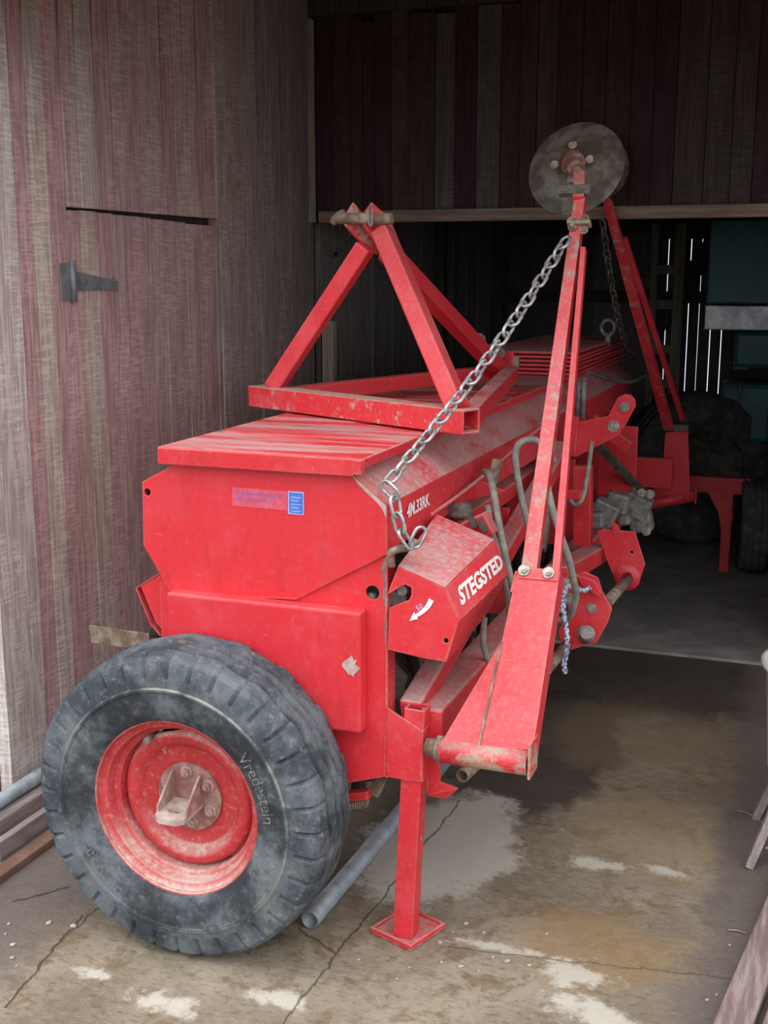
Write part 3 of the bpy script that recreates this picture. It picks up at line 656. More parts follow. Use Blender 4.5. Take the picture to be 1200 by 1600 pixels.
# seed tubes and coulter arms under the hopper
st = MB().tube(smooth([(.16, 0, .835), (.17, 0, .70), (.22, 0, .52), (.26, 0, .34), (.25, 0, .22)], 3), .016, 7).build('seed_tube', BLACK, drill)
ca = MB().bar((.06, 0, .46), (.28, 0, .24), .03, .014, (0, 1, 0)); ca.prism([(.24, -.004, .27), (.31, -.004, .24), (.30, -.004, .15), (.27, -.004, .13), (.22, -.004, .20)], (0, .008, 0))
ca = ca.build('coulter', DARKST, drill)
for i in range(26):
    for src, off in ((st, 0), (ca, .02)):
        o = src if i == 0 else src.copy()
        if i: COL.objects.link(o)
        o.location = (0 if i % 2 else -.06, .14 + i * .125 + off, .10 if src is ca else 0)
        if i: o.parent = drill; o.matrix_parent_inverse = drill.matrix_basis.inverted()
# bits below the side plate
MB().bar(PY(542, 1243, .05), PY(578, 1240, .05), .03, .02, (0, 1, 0)).build('spring_plate', RED, drill, .002)
sp = []
for k in range(60): a = k * .8; q = PY(548, 1257, .06).lerp(PY(575, 1255, .06), k / 59); sp.append(q + V(0, .010 * math.cos(a), .010 * math.sin(a)))
MB().tube(sp, .0025, 5).build('coil_spring', RUST, drill)
MB().sheet([PY(570, 1222, .07), PY(606, 1214, .07), PY(590, 1247, .05), PY(572, 1236, .06)], .004).build('scraper_plate', RUST, drill, .001)
# ---- near marker arm
TH = math.radians(32); nn = V(0, math.cos(TH), -math.sin(TH)); P0 = V(.7, -.02, .52)
MP = lambda x, y, off=0.0: PN(x, y, P0 - nn * off, nn)
base = MB().prism([MP(*q) for q in [(688, 1162), (784, 1000), (805, 903), (810, 888), (872, 892), (829, 1172), (760, 1168)]], nn * .008).build('marker_base_plate', RED, drill, .0015)
# folded sides of the base
MB().prism([MP(829, 1172), MP(872, 892), MP(872, 892) + nn * .06, MP(829, 1172) + nn * .06], (.005, 0, 0)).build('base_side', RED, base, .001)
MB().prism([MP(800, 925), MP(808, 892), MP(808, 892) + nn * .06, MP(800, 925) + nn * .06], (-.005, 0, 0)).build('base_side', RED, base, .001)
MB().bar(MP(784, 1003, .002), MP(748, 1166, .002), .005, .003, (1, 0, 0)).build('weld_seam', RUST, base)
MB().sheet([MP(809, 903, .004), MP(811, 886, .004), MP(873, 890, .004), MP(871, 908, .004)], .006).build('clamp_strip', RED, base, .001)
for q in ((819, 891), (857, 895)): MB().hexbolt(MP(*q, .006), -nn, .0095, .010).build('clamp_bolt', BOLT, base)
t0 = PY(690, 1172, .0); t1 = PY(826, 1192, -.005)
MB().pipe(t0, t1, .0285, .020, 20).build('pivot_tube', RED_DIRT, base)
MB().tube([PY(668, 1166, .012), PY(694, 1172, .004)], .021, 14).build('pivot_pin', RUST, base)
MB().lathe([(0, .022), (0, .031), (.012, .031), (.012, .022)], PY(683, 1170, .004), (1, 0, 0), 18).build('pivot_collar', RUST, base)
ep = PY(828, 1184, -.005); MB().box(ep + V(.004, .01, .0), (.007, .075, .085)).build('pivot_end_plate', RED_DIRT, base, .006)
# two bars of the arm, tapering to the top
def arm(pl, bottom, top, depth, off, nv):
    a, b = (pl(*q, off) for q in bottom); c, d = (pl(*q, off) for q in top)
    return MB().prism([a, b, d, c], nv * depth)
la = arm(MP, ((813, 893), (838, 893)), ((897, 308), (914, 308)), .034, 0.0, nn).build('marker_arm', RED_ARM, base, .002)
ra = arm(MP, ((862, 893), (874, 893)), ((907, 385), (915, 385)), .026, 0.0, nn).build('marker_arm_stay', RED, base, .002)
for q in ((893, 345), (914, 342), (912, 360), (894, 355)): MB().hexbolt(MP(*q, .004), -nn, .008, .008).build('arm_bolt', RUST, base)
MB().box(MP(905, 350), (.062, .026, .012), Matrix.Rotation(-TH, 3, 'X')).build('arm_clamp', RUST, base, .003)
# disc
def make_disc(center, normal, rad, parent):
    pr = []
    for k in range(9): r = rad * (1 - k / 9); pr.append((-.060 * (1 - (r / rad) ** 2), r))
    pr = pr + [(-.061, .0005)]
    m = MB().lathe(pr, center, normal, 48)
    pr2 = [(h - .004, r) for h, r in pr]
    m.lathe([pr[0], pr2[0]] , center, normal, 48); m.lathe(pr2, center, normal, 48)
    d = m.build('marker_disc', DISC, parent, label='weathered grey concave steel disc')
    MB().lathe([(-.061, .034), (-.035, .034), (-.033, .026), (-.01, .024), (-.005, .016), (.03, .016), (.03, .0005)], center, normal, 20, smooth=False).build('disc_hub', RUSTRED, d)
    ax = Vector(normal).normalized(); a = ax.orthogonal().normalized(); b = ax.cross(a)
    for k in range(4):
        ang = math.pi / 4 + k * math.pi / 2; MB().hexbolt(Vector(center) + (a * math.cos(ang) + b * math.sin(ang)) * .050 - ax * .050, ax, .008, .008).build('disc_bolt', DUSTST, d)
    return d
RUSTRED = two('rusty_red_hub', (.22, .07, .06), (.30, .22, .17), 30, .7)
dc = MP(902, 266, -.05)
dn = (CAM - dc).normalized() + _rt * .40 - _up * .62; dn.normalize()
disc = make_disc(dc, dn, .134, base)
MB().bar(MP(904, 312), dc + dn * .02, .030, .022, (1, 0, 0)).build('disc_stub', RED_WORN, base, .003)
MB().box(MP(898, 298) , (.085, .020, .028), Matrix.Rotation(-TH, 3, 'X')).build('disc_clamp', DISC, base, .003)
# ---- far marker arm, folded towards the near one
fa0 = PY(1040, 785, 3.42); TF = math.radians(46); nf = V(0, -math.cos(TF), -math.sin(TF)); FP0 = V(.65, 3.40, .50)
FPn = lambda x, y, off=0.0: PN(x, y, FP0 + nf * off, nf)
fb = MB().prism([PY(*q, 3.38) for q in [(1016, 778), (1036, 725), (1040, 676), (1075, 672), (1078, 775)]], (0, .008, 0)).build('marker_base_plate', RED, drill, .001)
MB().pipe(PY(990, 792, 3.36), PY(1088, 774, 3.40), .028, .02, 14).build('pivot_tube', RED, fb)
MB().box(PY(1088, 774, 3.39), (.008, .07, .08)).build('pivot_end_plate', RED_WORN, fb, .004)
MB().box(PY(1058, 670, 3.38) + V(0, 0, .006), (.11, .05, .03)).build('arm_clamp', RUST, fb, .004)
a0 = PY(1045, 668, 3.36); a1 = PY(950, 318, 2.42)
MB().bar(a0, a1, .048, .03, (1, 0, 0), .034, .03).build('marker_arm', RED_ARM, fb, .002)
s0 = PY(1067, 655, 3.36); s1 = PY(975, 372, 2.58)
MB().bar(s0, s1, .022, .022, (1, 0, 0)).build('marker_arm_stay', RED, fb, .002)
fdc = PY(930, 262, 2.36); 
make_disc(fdc, (CAM - fdc).normalized() + V(.0, 0, .25), .13, fb)
MB().bar(a1, fdc, .03, .022, (1, 0, 0)).build('disc_stub', RED, fb, .003)
# ---- lever, plates and shafts of the lifting gear
Y1 = 1.70
lev = MB().prism([PY(*q, Y1) for q in [(899, 660), (950, 650), (965, 622), (975, 616), (985, 617), (992, 624), (993, 635), (975, 668), (966, 680), (897, 716)]], (0, .012, 0)).build('lift_lever', RED, drill, .002)
for q, r in (((988, 629), .02), ((959, 666), .018)): pass
MB().lathe([(0, .0005), (0, .017), (.016, .017), (.016, .0005)], PY(977, 635, Y1), (0, -1, 0), 16, smooth=False).build('lever_pin', GREASY, lev)
MB().hexbolt(PY(959, 666, Y1), (0, -1, 0), .014, .014).build('lever_bolt', BOLT, lev)
MB().bar(PY(898, 650, Y1), PY(893, 712, Y1), .035, .04).build('lever_post', RED, lev, .003)
MB().bar(PY(911, 728, 1.62), PY(911, 852, 1.62), .062, .05).build('upright_post', RED, drill, .004)
MB().bar(PY(870, 900, .95), PY(935, 862, 1.7), .07, .06).build('front_tool_bar', RED_DUSTY, drill, .005)
MB().bar(PY(925, 655, 2.3), PY(985, 700, 2.3), .05, .05, (0, 1, 0)).build('far_frame_arm', RED, drill, .004)
MB().box(PY(965, 720, 2.55), (.16, .02, .30)).build('far_frame_plate', RED, drill, .003)
MB().bar(PY(930, 690, 2.2), PY(1000, 765, 2.6), .03, .03, (0, 1, 0)).build('far_brace', DARKST, drill, .003)
MB().box(PY(1020, 738, 3.2), (.18, .03, .14)).build('far_gusset', RED, drill, .003)
m = MB()
def lifting_plate(pts, Y, hole, name):
    return MB().prism([PY(*q, Y) for q in pts], (0, .010, 0), [circle(PY(*hole, Y), .007, 4)] if hole else []).build(name, RED, drill, .002)
pa = lifting_plate([(884, 905), (912, 893), (934, 903), (941, 925), (956, 952), (950, 972), (932, 1005), (915, 1008), (880, 1020), (872, 985), (888, 960)], .92, None, 'lifting_plate')
MB().tube([PY(915, 996, .91), PY(917, 988, .86)], .020, 14).build('shaft_end', GREASY, pa)
MB().lathe([(0, .018), (0, .027), (.006, .027), (.006, .018)], PY(916, 990, .90), (0, -1, 0), 16).build('shaft_washer', BOLT, pa)
MB().hexbolt(PY(924, 950, .92), (0, -1, 0), .010, .010).build('plate_bolt', BOLT, pa)
MB().hexbolt(PY(889, 936, .92), (0, -1, 0), .013, .012).build('plate_bolt', BOLT, pa)
MB().prism([PY(*q, .915) for q in [(900, 895), (914, 915), (938, 930), (941, 924), (930, 905)]], (0, -.02, 0)).build('plate_rib', RED, pa, .002)
pb2 = lifting_plate([(932, 830), (942, 827), (992, 831), (1008, 882), (1000, 905), (985, 922), (965, 915), (950, 880)], 1.55, (987, 863), 'lifting_plate')
MB().prism([PY(*q, 1.545) for q in [(955, 815), (964, 820), (970, 832), (958, 836)]], (0, .01, 0)).build('plate_ear', RED, pb2, .001)
MB().lathe([(0, .02), (0, .045), (.008, .045), (.010, .02)], PY(980, 902, 1.55), (0, -1, 0), 20).build('plate_boss', RED, pb2)
MB().tube([PY(948, 942, .95), PY(982, 904, 1.55)], .017, 14).build('drive_shaft', RUST, drill)
MB().tube([PY(700, 1130, .25), PY(715, 1090, .35), PY(770, 1010, .75)], .024, 12).build('cross_tube', RED_DUSTY, drill)
MB().pipe(PY(722, 1212, .30), PY(790, 1150, .62), .019, .013, 12).build('lower_shaft', RUST, drill)
MB().tube([PY(840, 1065, .60), PY(885, 1008, .90)], .016, 10).build('lower_shaft', RUST, drill)
# cluster of castings near the far plate
for (px, py, Y, s) in ((945, 800, 2.0, .10), (965, 785, 2.1, .09), (995, 790, 2.3, .11), (1002, 815, 2.3, .09), (930, 812, 1.9, .07), (975, 812, 2.2, .05)):
    MB().box(PY(px, py, Y), (s, s * .8, s * .9), Matrix.Rotation(random.uniform(-.5, .5), 3, 'Y')).build('gear_casting', GREASY, drill, .012)
for (px, py) in ((1003, 770), (1016, 772), (975, 795), (1010, 830)): MB().hexbolt(PY(px, py, 2.22), (0, -1, 0), .012, .02).build('casting_bolt', BOLT, drill)
# ---- parts between hood and arm
MB().sheet([PY(*q, .62) for q in [(712, 774), (752, 752), (790, 768), (735, 780)]], .006).build('hopper_bracket', RED, drill, .001)
MB().tube([PY(706, 800, .52), PY(733, 796, .55)], .022, 10).build('grey_coupling', GREASY, drill)
MB().box(PY(712, 797, .47), (.06, .04, .035), Matrix.Rotation(-.4, 3, 'Z')).build('coupling_block', GREASY, drill, .006)
MB().box(PY(748, 825, .42), (.075, .05, .06), Matrix.Rotation(-.5, 3, 'Y')).build('valve_block', RED_DUSTY, drill, .004)
for dx in (-8, 8): MB().box(PY(746 + dx, 818 + dx * .4, .385), (.016, .006, .034), Matrix.Rotation(-.5, 3, 'Y')).build('valve_slot', DARKST, drill)
MB().bar(PY(705, 790, .6), PY(725, 830, .5), .03, .012).build('coupling_strap', RED, drill, .001)
MB().tube(smooth([PY(672, 806, .30), PY(720, 772, .52), PY(770, 732, .75), PY(805, 702, .98), PY(845, 668, 1.3), PY(870, 648, 1.6)], 5), .006, 8).build('control_rod', RED_DUSTY, drill)
MB().bar(PY(777, 720, .72), PY(768, 758, .68), .02, .03, (1, 0, 0)).build('rod_guide', RUST, drill, .002)
def hose(pts, r=.0095): return MB().tube(smooth(pts, 7), r, 9).build('hydraulic_hose', HOSE, drill)
hose([PY(757, 737, .62), PY(764, 742, .58), PY(771, 768, .52), PY(780, 820, .48), PY(790, 870, .45), PY(800, 915, .46), PY(808, 960, .5)])
hose([PY(762, 790, .56), PY(768, 830, .53), PY(785, 885, .50), PY(794, 935, .5), PY(797, 970, .52)])
hose([PY(866, 720, .85), PY(850, 700, .80), PY(835, 687, .78), PY(815, 690, .76), PY(806, 705, .72), PY(808, 740, .70), PY(818, 790, .68), PY(828, 830, .66)])
hose([PY(855, 757, .62), PY(862, 790, .60), PY(874, 830, .60), PY(888, 870, .62), PY(896, 905, .66), PY(900, 930, .70), PY(893, 958, .74), PY(882, 970, .78), PY(868, 966, .80)])
hose([PY(757, 965, .42), PY(755, 1000, .42), PY(760, 1025, .43), PY(770, 1045, .45)], .008)
hose([PY(885, 905, .83), PY(878, 930, .83), PY(872, 955, .83)], .012)
# small tubing near the lever
hose([PY(925, 690, 1.6), PY(918, 740, 1.55), PY(910, 778, 1.5), PY(898, 788, 1.5), PY(888, 775, 1.5)], .008)
MB().box(PY(898, 772, 1.5), (.05, .03, .03)).build('hose_clip', RED, drill, .003)
for (px, py0, py1) in ((905, 596, 650), (913, 590, 655)): MB().tube([PY(px, py0, 1.9), PY(px - 3, py1, 1.9)], .010, 8).build('lift_spring_rod', GREASY, drill)
MB().tube(smooth([PY(920, 582, 2.0), PY(950, 592, 2.2), PY(985, 597, 2.5), PY(1010, 585, 2.9)], 5), .008, 8).build('hydraulic_hose', DARKST, drill)
# dark vertical slots behind the arm bars
m = MB()
MB().bar(PY(846, 860, .7), PY(858, 770, .8), .022, .03).build('rod_bracket', DARKST, drill, .002)
# eye on the far lid
_e = PY(950, 512, 3.0)
MB().tube([_e + V(.030 * math.cos(a), 0, .034 * math.sin(a)) for a in [2 * math.pi * k / 18 for k in range(18)]], .010, 8, closed=True).build('lifting_eye', GREASY, drill)
MB().tube([_e - V(0, 0, .03), V(_e.x, _e.y, 1.25)], .014, 10).build('eye_shank', GREASY, drill)
# ================================================================== HITCH FRAME ON THE LID
ZB = 1.217
L0 = PZ(405, 618, ZB); R0 = PZ(737, 659, ZB); K0 = PZ(782, 585, ZB + .014)
hf = empty('hitch_frame', ((L0 + R0) / 2 + V(0, 0, -.03)), 'red three-legged hitch frame with a pin lying on the hopper lid', 'hitch frame')
d = (R0 - L0).normalized()
MB().hollow_bar(L0 - d * .012, R0, .064, .062, .006, (0, 1, 0)).build('front_tube', RED_TAN, hf, .016, 'worn rusty tube')
L1 = L0 + d * .07 + V(0, 0, .028); R1 = R0 - d * .045 + V(0, 0, .028)
MB().hollow_bar(L0 + d * .10 + V(0, .02, .006), K0 + V(-.04, -.01, .006), .045, .045, .004, (0, 0, 1)).build('back_tube', RED, hf, .004)
MB().hollow_bar(R0 + V(-.018, .035, .004), K0 + V(.04, 0, .006), .050, .045, .004, (0, 0, 1)).build('side_tube', RED_DUSTY, hf, .005)
YAp = .72
apL = PY(572, 385, YAp); apR = PY(598, 362, YAp)
MB().bar(L1, apL, .052, .048, (0, 1, 0)).build('left_leg', RED_BRIGHT, hf, .005)
MB().bar(R1, apR, .056, .050, (0, 1, 0)).build('right_leg', RED, hf, .005)
MB().bar(K0 + V(.0, -.03, .02), PY(604, 392, YAp + .04), .050, .048, (1, 0, 0)).build('back_leg', RED_BRIGHT, hf, .005)
en = V(.75, -.66, 0).normalized(); E1 = PY(553, 345, YAp); E3 = PY(585, 345, YAp)
ear1 = MB().prism([PN(*q, E1, en) for q in [(553, 316), (542, 335), (540, 352), (560, 374), (590, 398), (596, 388), (574, 355), (568, 335)]], -en * .012).build('pin_ear', RED_DIRT, hf, .002)
MB().prism([PN(*q, E3, en) for q in [(582, 316), (572, 330), (569, 353), (588, 378), (614, 396), (622, 370), (606, 335), (597, 330)]], -en * .012).build('pin_ear', RED, hf, .002)
MB().tube([PN(536, 341, E1, en) - en * .02, PY(612, 342, YAp - .03)], .0155, 12).build('hitch_pin', RUST, hf, label='rusty tan hitch pin')
MB().tube(smooth([PY(519, 350, YAp), PY(526, 341, YAp), PY(540, 331, YAp)], 4), [.008, .010, .012, .013, .014, .014, .013, .012, .008], 8).build('pin_handle', RUST, hf)
lp = [PY(*q, YAp - .06) for q in [(577, 322), (575, 330), (577, 350), (581, 351), (582, 330), (580, 321)]]
MB().tube(smooth(lp, 4), .003, 6).build('linch_pin', GREASY, hf)
# rear corner plates of the frame
kp = PZ(778, 562, 1.27)
MB().sheet([PY(*q, K0.y - .04) for q in [(757, 552), (782, 553), (783, 580), (773, 578), (758, 570)]], .012).build('corner_plate', RED_WORN, hf, .002)
MB().box(PY(792, 562, K0.y + .05), (.05, .03, .06)).build('corner_lug', RED, hf, .003)
MB().box(PY(803, 566, K0.y + .06), (.035, .03, .045)).build('corner_lug', RUST, hf, .003)
for q in ((748, 531), (774, 545), (778, 552)): MB().hexbolt(PY(*q, K0.y - .02), (.3, -.8, .5), .016, .02).build('corner_bolt', RUST, hf)
MB().tube(circle(PY(534, 648, L0.lerp(R0, .4).y - .0285), .008, 10), .0015, 5, closed=True).build('tube_hole', BLACK, hf)
# ================================================================== CHAINS, ROPES
def link_mesh(name, L, w, r, mat):
    pts = []; h = L / 2 - w / 2
    for k in range(7): a = -math.pi / 2 + math.pi * k / 6; pts.append((h + w / 2 * math.cos(a), w / 2 * math.sin(a), 0))
    for k in range(7): a = math.pi / 2 + math.pi * k / 6; pts.append((-h + w / 2 * math.cos(a), w / 2 * math.sin(a), 0))
    m = MB().tube(pts, r, 7, closed=True); me = bpy.data.meshes.new(name); me.from_pydata([tuple(q) for q in m.v], [], m.f)
    me.polygons.foreach_set('use_smooth', [True] * len(m.f)); me.materials.append(mat); me.update(); return me
def make_chain(root, path, L, w, r, mat):
    P = [Vector(q) for q in path]; seg = [(P[i + 1] - P[i]).length for i in range(len(P) - 1)]; tot = sum(seg); pitch = L - 2.6 * r; n = int(tot / pitch)
    me = link_mesh('link', L, w, r, mat)
    for k in range(n):
        s_ = (k + .5) * pitch; i = 0
        while i < len(seg) - 1 and s_ > seg[i]: s_ -= seg[i]; i += 1
        p = P[i].lerp(P[i + 1], min(s_ / seg[i], 1)); dx = (P[i + 1] - P[i]).normalized()
        a = (CAM - p).normalized(); a = (a - dx * a.dot(dx)).normalized(); b = dx.cross(a)
        roll = math.radians(38 if k % 2 else -52) + random.uniform(-.2, .2)
        y_ = a * math.cos(roll) + b * math.sin(roll); z_ = dx.cross(y_)
        M = Matrix((dx, y_, z_)).transposed().to_4x4(); M.translation = p
        o = bpy.data.objects.new('link', me); COL.objects.link(o); o.parent = root; o.matrix_parent_inverse = root.matrix_basis.inverted(); o.matrix_basis = M
top = MP(886, 372, .012); anchor = PY(602, 752, .004) + V(.008, 0, 0)
ch = empty('steel_chain', anchor, 'bright galvanised chain running from the marker arm down to the hopper corner', 'chain')
pth = [top.lerp(anchor, t / 12) + V(0, 0, -.030 * math.sin(math.pi * t / 12)) for t in range(13)]
make_chain(ch, pth, .047, .026, .0042, GALV)
ch2 = empty('steel_chain', anchor - V(0, 0, .1), 'short chain loop hanging in front of the hopper corner above the hood', 'chain')
make_chain(ch2, smooth([PY(598, 760, -.012), PY(612, 768, -.014), PY(618, 790, -.012), PY(624, 820, -.012), PY(636, 846, -.008), PY(648, 848, .0), PY(658, 828, .01), PY(668, 806, .03)], 4), .050, .027, .0042, GALV)
fc0 = PY(941, 345, 2.42); fc1 = PY(990, 562, 3.25)
ch3 = empty('steel_chain', fc1, 'dark chain hanging from the far marker arm inside the barn', 'chain')
make_chain(ch3, [fc0.lerp(fc1, t / 10) + V(0, 0, -.10 * math.sin(math.pi * t / 10)) for t in range(11)], .050, .028, .0045, DARKST)
def rope(name, pts, r, mat, label, cat):
    P = smooth(pts, 6); o = MB().tube(P, [r * (1 + .22 * math.sin(i * 1.9)) for i in range(len(P))], 8).build(name, mat, None, origin=P[-1]); return setp(o, label, cat)
rope('braided_rope', [PY(922, 917, .885), PY(911, 923, .87), PY(899, 918, .83), PY(888, 916, .77), PY(882, 926, .72), PY(880, 945, .68), PY(881, 962, .68), PY(884, 980, .68), PY(886, 1000, .68), PY(885, 1020, .68), PY(881, 1036, .68), PY(884, 1052, .68)], .0075, ROPE, 'speckled white and blue braided rope tied round the lifting plate', 'rope')
rope('thin_cord', [PY(862, 1000, .35), PY(853, 1035, .32), PY(850, 1065, .30), PY(844, 1090, .28), PY(838, 1115, .26)], .005, HOSE, 'thin frayed grey cord hanging behind the marker base plate', 'cord')
# ================================================================== THINGS ON THE GROUND
p0 = PZ(484, 1438, .024); o = MB().pipe(p0, V(p0.x + .045, 2.3, .024), .024, .019, 20).build('steel_pipe', PIPE, None, origin=(p0.x, p0.y, 0)); setp(o, 'long grey steel pipe lying on the ground under the drill', 'pipe')
def ground_box(name, lo, hi, mat, label, cat, rot=0, bevel=.003):
    lo = Vector(lo); hi = Vector(hi); c = (lo + hi) / 2; o = MB().box(c, hi - lo).build(name, mat, None, bevel, origin=(c.x, c.y, lo.z)); o.rotation_euler = (0, 0, rot); return setp(o, label, cat)
ground_box('timber_beam', (-.845, .05, 0), (-.735, 2.3, .085), GREYWOOD, 'grey timber beam along the foot of the red plank wall', 'timber')
o = MB().pipe((-.785, .0, .107), (-.785, 2.3, .107), .021, .016, 14).build('galvanised_pipe', PIPE, None, origin=(-.785, 0, .086)); setp(o, 'grey pipe resting on the timber beam beside the red wall', 'pipe')
ground_box('wooden_lath', (-.715, .0, .0), (-.690, 1.6, .055), GREYWOOD, 'thin pale lath standing on edge beside the timber beam', 'lath')
ground_box('rusty_rail', (-.655, -.3, 0), (-.612, 1.3, .022), two('red_brown_rail', (.17, .085, .06), (.24, .14, .10), 12, .8), 'flat red-brown rail on the soil by the wall', 'rail')
rt = -math.atan2(.082, .596)
for i, (dx, lab) in enumerate(((.0, 'weathered red-brown plank lying on the ground, next to the bare concrete'), (.088, 'weathered red-brown plank lying on the ground, the one farther from the concrete'))):
    c = V(1.238 + dx + .037, .12, 0)
    pl = MB().box(c + V(0, 0, .022), (.074 if i == 0 else .15, 1.5, .040)).build('ground_plank', two('red_grey_board%d' % i, (.20, .125, .115), (.33, .26, .24), 14, .85, sc=(5, .5, 3)), None, .004, origin=c)
    if i: pl.location.x += .043
    pl.rotation_euler = (0, 0, rt); setp(pl, lab, 'plank')
# tub on a wooden stand
tc = V(1.462, .85, 0)
stool = empty('wooden_stand', tc, 'low wooden stand with splayed legs under the plastic tub', 'stand')
MB().box(tc + V(0, 0, .205), (.30, .30, .03)).build('stand_top', GREYWOOD, stool, .003)
for sx in (-1, 1):
    for sy in (-1, 1):
        MB().bar(tc + V(sx * .16, sy * .12, .225), tc + V(sx * .232, sy * .16 , .0), .045, .022, (0, 1, 0)).build('leg', GREYWOOD, stool, .003)
tub = MB().lathe([(.222, .0005), (.222, .175), (.226, .195), (.245, .208), (.53, .228), (.536, .242), (.546, .242), (.548, .232), (.54, .222), (.25, .195), (.235, .0005)], tc, (0, 0, 1), 48).build('plastic_tub', PLASTIC, None, origin=(tc.x, tc.y, .222)); setp(tub, 'round off-white plastic tub with a rolled rim on a wooden stand', 'tub')
# pebbles
peb = []
for (px, py, s) in [(77, 1443, 11), (115, 1448, 11), (14, 1444, 7), (20, 1477, 10), (19, 1497, 8), (26, 1509, 6), (687, 1473, 9), (728, 1444, 9), (707, 1457, 6), (756, 1458, 7), (854, 1460, 8), (720, 1511, 10), (793, 1503, 11), (827, 1509, 8), (747, 1518, 7), (722, 1503, 6), (770, 1496, 6), (690, 1504, 6), (1120, 1555, 6), (1105, 1563, 7), (1140, 1477, 5), (9, 1460, 6), (640, 1512, 5), (560, 1500, 5), (878, 1296, 5), (1192, 1318, 9), (1199, 1326, 9), (620, 1530, 6)]:
    q = PZ(px, py); r = s / 2 * (q - CAM).length / F_PX * .95
    m = MB(); n = 7; pr = [(0, r * .55), (r * .25, r * .95), (r * .6, r * .85), (r * .85, r * .5), (r * .95, .0004)]
    m.lathe(pr, (q.x, q.y, 0), (0, 0, 1), n)
    for v in m.v: v.x += random.uniform(-.12, .12) * r; v.y += random.uniform(-.2, .2) * r
    o = m.build('pebble', PEB, None, origin=(q.x, q.y, 0)); o.scale = (1.15, .8, .8); o.rotation_euler = (0, 0, random.random() * 3); setp(o, 'small pale pebble on the dark soil strip by the red wall' if q.x < -.3 else 'small pale pebble at the foot of the wooden stand by the tub' if px > 1150 else 'small pale pebble beside the long ground planks' if px > 1090 else 'small pale pebble on the concrete near the foot of the parking stand', 'pebble', 'pale pebbles by the red wall' if q.x < -.3 else 'pale pebbles by the tub' if px > 1150 else 'pale pebbles by the planks' if px > 1090 else 'pale pebbles near the parking stand')
for a, b, lab in (((1151, 1266), (1181, 1277), 'pale straw stalk on the concrete near the wooden stand leg'), ((1137, 1453), (1165, 1458), 'pale straw stalk on the ground beside the red-brown plank')):
    q0 = PZ(*a, .004); q1 = PZ(*b, .004); o = MB().tube([q0, (q0 + q1) / 2 + V(0, .004, .001), q1], .0022, 6).build('straw_stalk', POSTWOOD, None, origin=q0); setp(o, lab, 'straw')
# ================================================================== MACHINES DEEPER IN THE BARN
YG = 4.60
gm = empty('green_farm_machine', (1.1, YG + .3, .012), 'dark green farm machine with a grey metal band in the dark barn', 'farm machine')
x0 = PY(1103, 470, YG).x; z1 = PY(1103, 475, YG).z; z0 = PY(1103, 515, YG).z
MB().box(((x0 + 1.9) / 2, YG + .35, (z1 + 1.86) / 2), (1.9 - x0, .7, 1.86 - z1)).build('hopper_box', TEAL, gm, .012)
bx = MB().box(((x0 + 1.9) / 2, YG + .33, (z0 + z1) / 2 - .002), (1.9 - x0, .74, z1 - z0 - .006)).build('metal_band', SILVER, gm, .006)
MB().box(((x0 + 1.95) / 2 + .05, YG + .42, z0 - .12), (1.75 - x0, .5, .22)).build('lower_body', TEAL, gm, .03)
MB().box((PY(1165, 620, YG).x, YG + .2, .78), (.30, .35, .34)).build('gear_case', TEAL, gm, .03)
MB().box((PY(1190, 600, YG).x + .2, YG + .25, .7), (.25, .5, .7)).build('frame_column', TEAL, gm, .02)
MB().tube([PY(1146, 575, YG - .1), PY(1168, 576, YG - .1)], .008, 8).build('glint_bar', GREASY, gm)  # this and the next thin grey bars stand in for glints on the machine
MB().tube([PY(1147, 566, YG - .1), PY(1147, 576, YG - .1)], .006, 8).build('glint_bar', GREASY, gm)
MB().tube([PY(1130, 605, YG - .08), PY(1144, 606, YG - .08)], .007, 8).build('glint_bar', GREASY, gm)
MB().tube([PY(1157, 600, YG - .06), PY(1154, 628, YG - .06)], .007, 8).build('glint_bar', GREASY, gm)
MB().box((1.1, YG + .3, .55), (1.0, .10, .10)).build('axle_beam', DARKST, gm, .01)
def ribbed_wheel(c, axis, R, w, parent, ribs=5, name='tyre'):
    pr = [(-w / 2 * .8, R * .55), (-w / 2, R * .75), (-w / 2, R * .92)]
    for k in range(ribs):
        a = -w / 2 * .9 + w * .9 * k / ribs; b = a + w * .9 / ribs * .7; rr = R * (1 - .05 * abs((a + b) / w) ** 2)
        pr += [(a, rr * .97), (a + .004, rr), (b - .004, rr), (b, rr * .97)]
    pr += [(w / 2, R * .92), (w / 2, R * .75), (w / 2 * .8, R * .55)]
    ty = MB().lathe(pr, c, axis, 56).build(name, DARKRUB, parent)
    MB().lathe([(-w * .1, .0005), (-w * .12, R * .3), (-w * .35, R * .5), (-w * .42, R * .57), (w * .42, R * .57), (w * .35, R * .5), (w * .1, R * .3), (w * .1, .0005)], c, axis, 40).build('wheel_rim', DARKST, ty)
    return ty
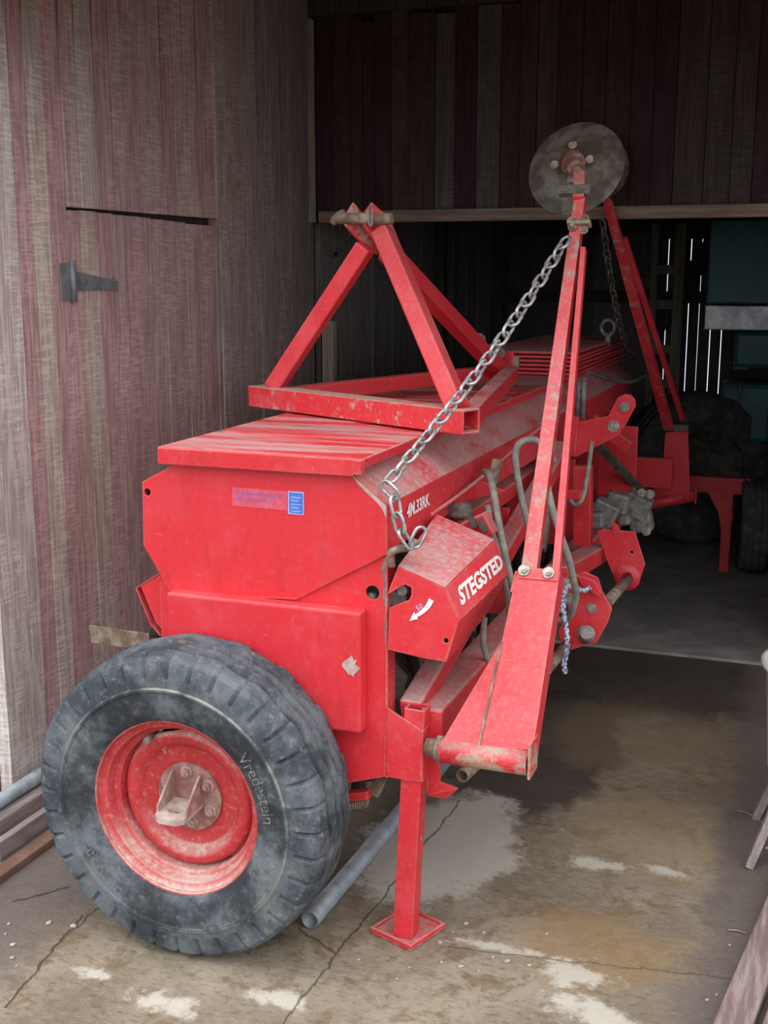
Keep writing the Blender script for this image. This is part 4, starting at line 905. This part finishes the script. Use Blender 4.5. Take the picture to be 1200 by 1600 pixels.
DARKRUB = two('dark_rubber', (.05, .05, .054), (.11, .11, .115), 14, .75)
ribbed_wheel(V(.64, YG + .02, .455), V(.5, -.86, 0), .443, .30, gm, 5)
ribbed_wheel(V(1.72, YG + .3, .455), V(1, 0, 0), .443, .30, gm, 5)
# red implement with one small wheel beside the green machine
ri = empty('red_implement', (.98, 3.95, .012), 'red axle beam with a narrow black wheel behind the drill, on the barn slab', 'farm implement')
wq = PZ(1168, 899, .012)
ribbed_wheel(V(wq.x + .01, wq.y + .10, .012 + .255), V(1, .12, 0), .255, .15, ri, 4)
MB().box(((PY(1078, 757, 3.95).x + wq.x) / 2 - .02, 3.97, PY(1100, 757, 3.95).z), (wq.x - PY(1078, 757, 3.95).x + .02, .06, .085)).build('axle_beam', RED, ri, .006)
MB().prism([PY(*q, 3.93) for q in [(1105, 769), (1146, 769), (1141, 838), (1127, 838), (1122, 800)]], (0, .02, 0)).build('support_leg', RED, ri, .004)
MB().box((wq.x - .12, 4.15, .30), (.05, .4, .06)).build('frame_bar', RED, ri, .004)
MB().box((PY(1134, 838, 3.94).x, 3.94, .14), (.05, .05, .255)).build('support_foot', RED, ri, .004)
# ladder
yl = YB - .16; ld = empty('wooden_ladder', (PY(1040, 700, yl).x, yl, .012), 'old wooden ladder standing against the back wall boards', 'ladder')
for px in (1019, 1058):
    q = PY(px, 500, yl); MB().box((q.x, yl, .95), (.05 if px == 1019 else .07, .05, 1.87)).build('stile', LADWOOD, ld, .003)
xa = PY(1019, 500, yl).x; xb = PY(1058, 500, yl).x
for py in (421, 476, 546, 600, 655, 710):
    MB().box(((xa + xb) / 2, yl, PY(1040, py, yl).z), (xb - xa, .035, .06)).build('rung', LADWOOD, ld, .003)
# iron hook under the lintel, near the corner
_h = PY(522, 352, 2.56)
hk = MB().bar(_h + V(-.02, .06, -.0), _h + V(-.02, .06, -.14), .02, .012); hk.bar(_h + V(-.02, .06, -.13), _h + V(.07, .06, -.02), .012, .012, (0, 1, 0))
hk.build('trim_5', DARKST)['kind'] = 'structure'
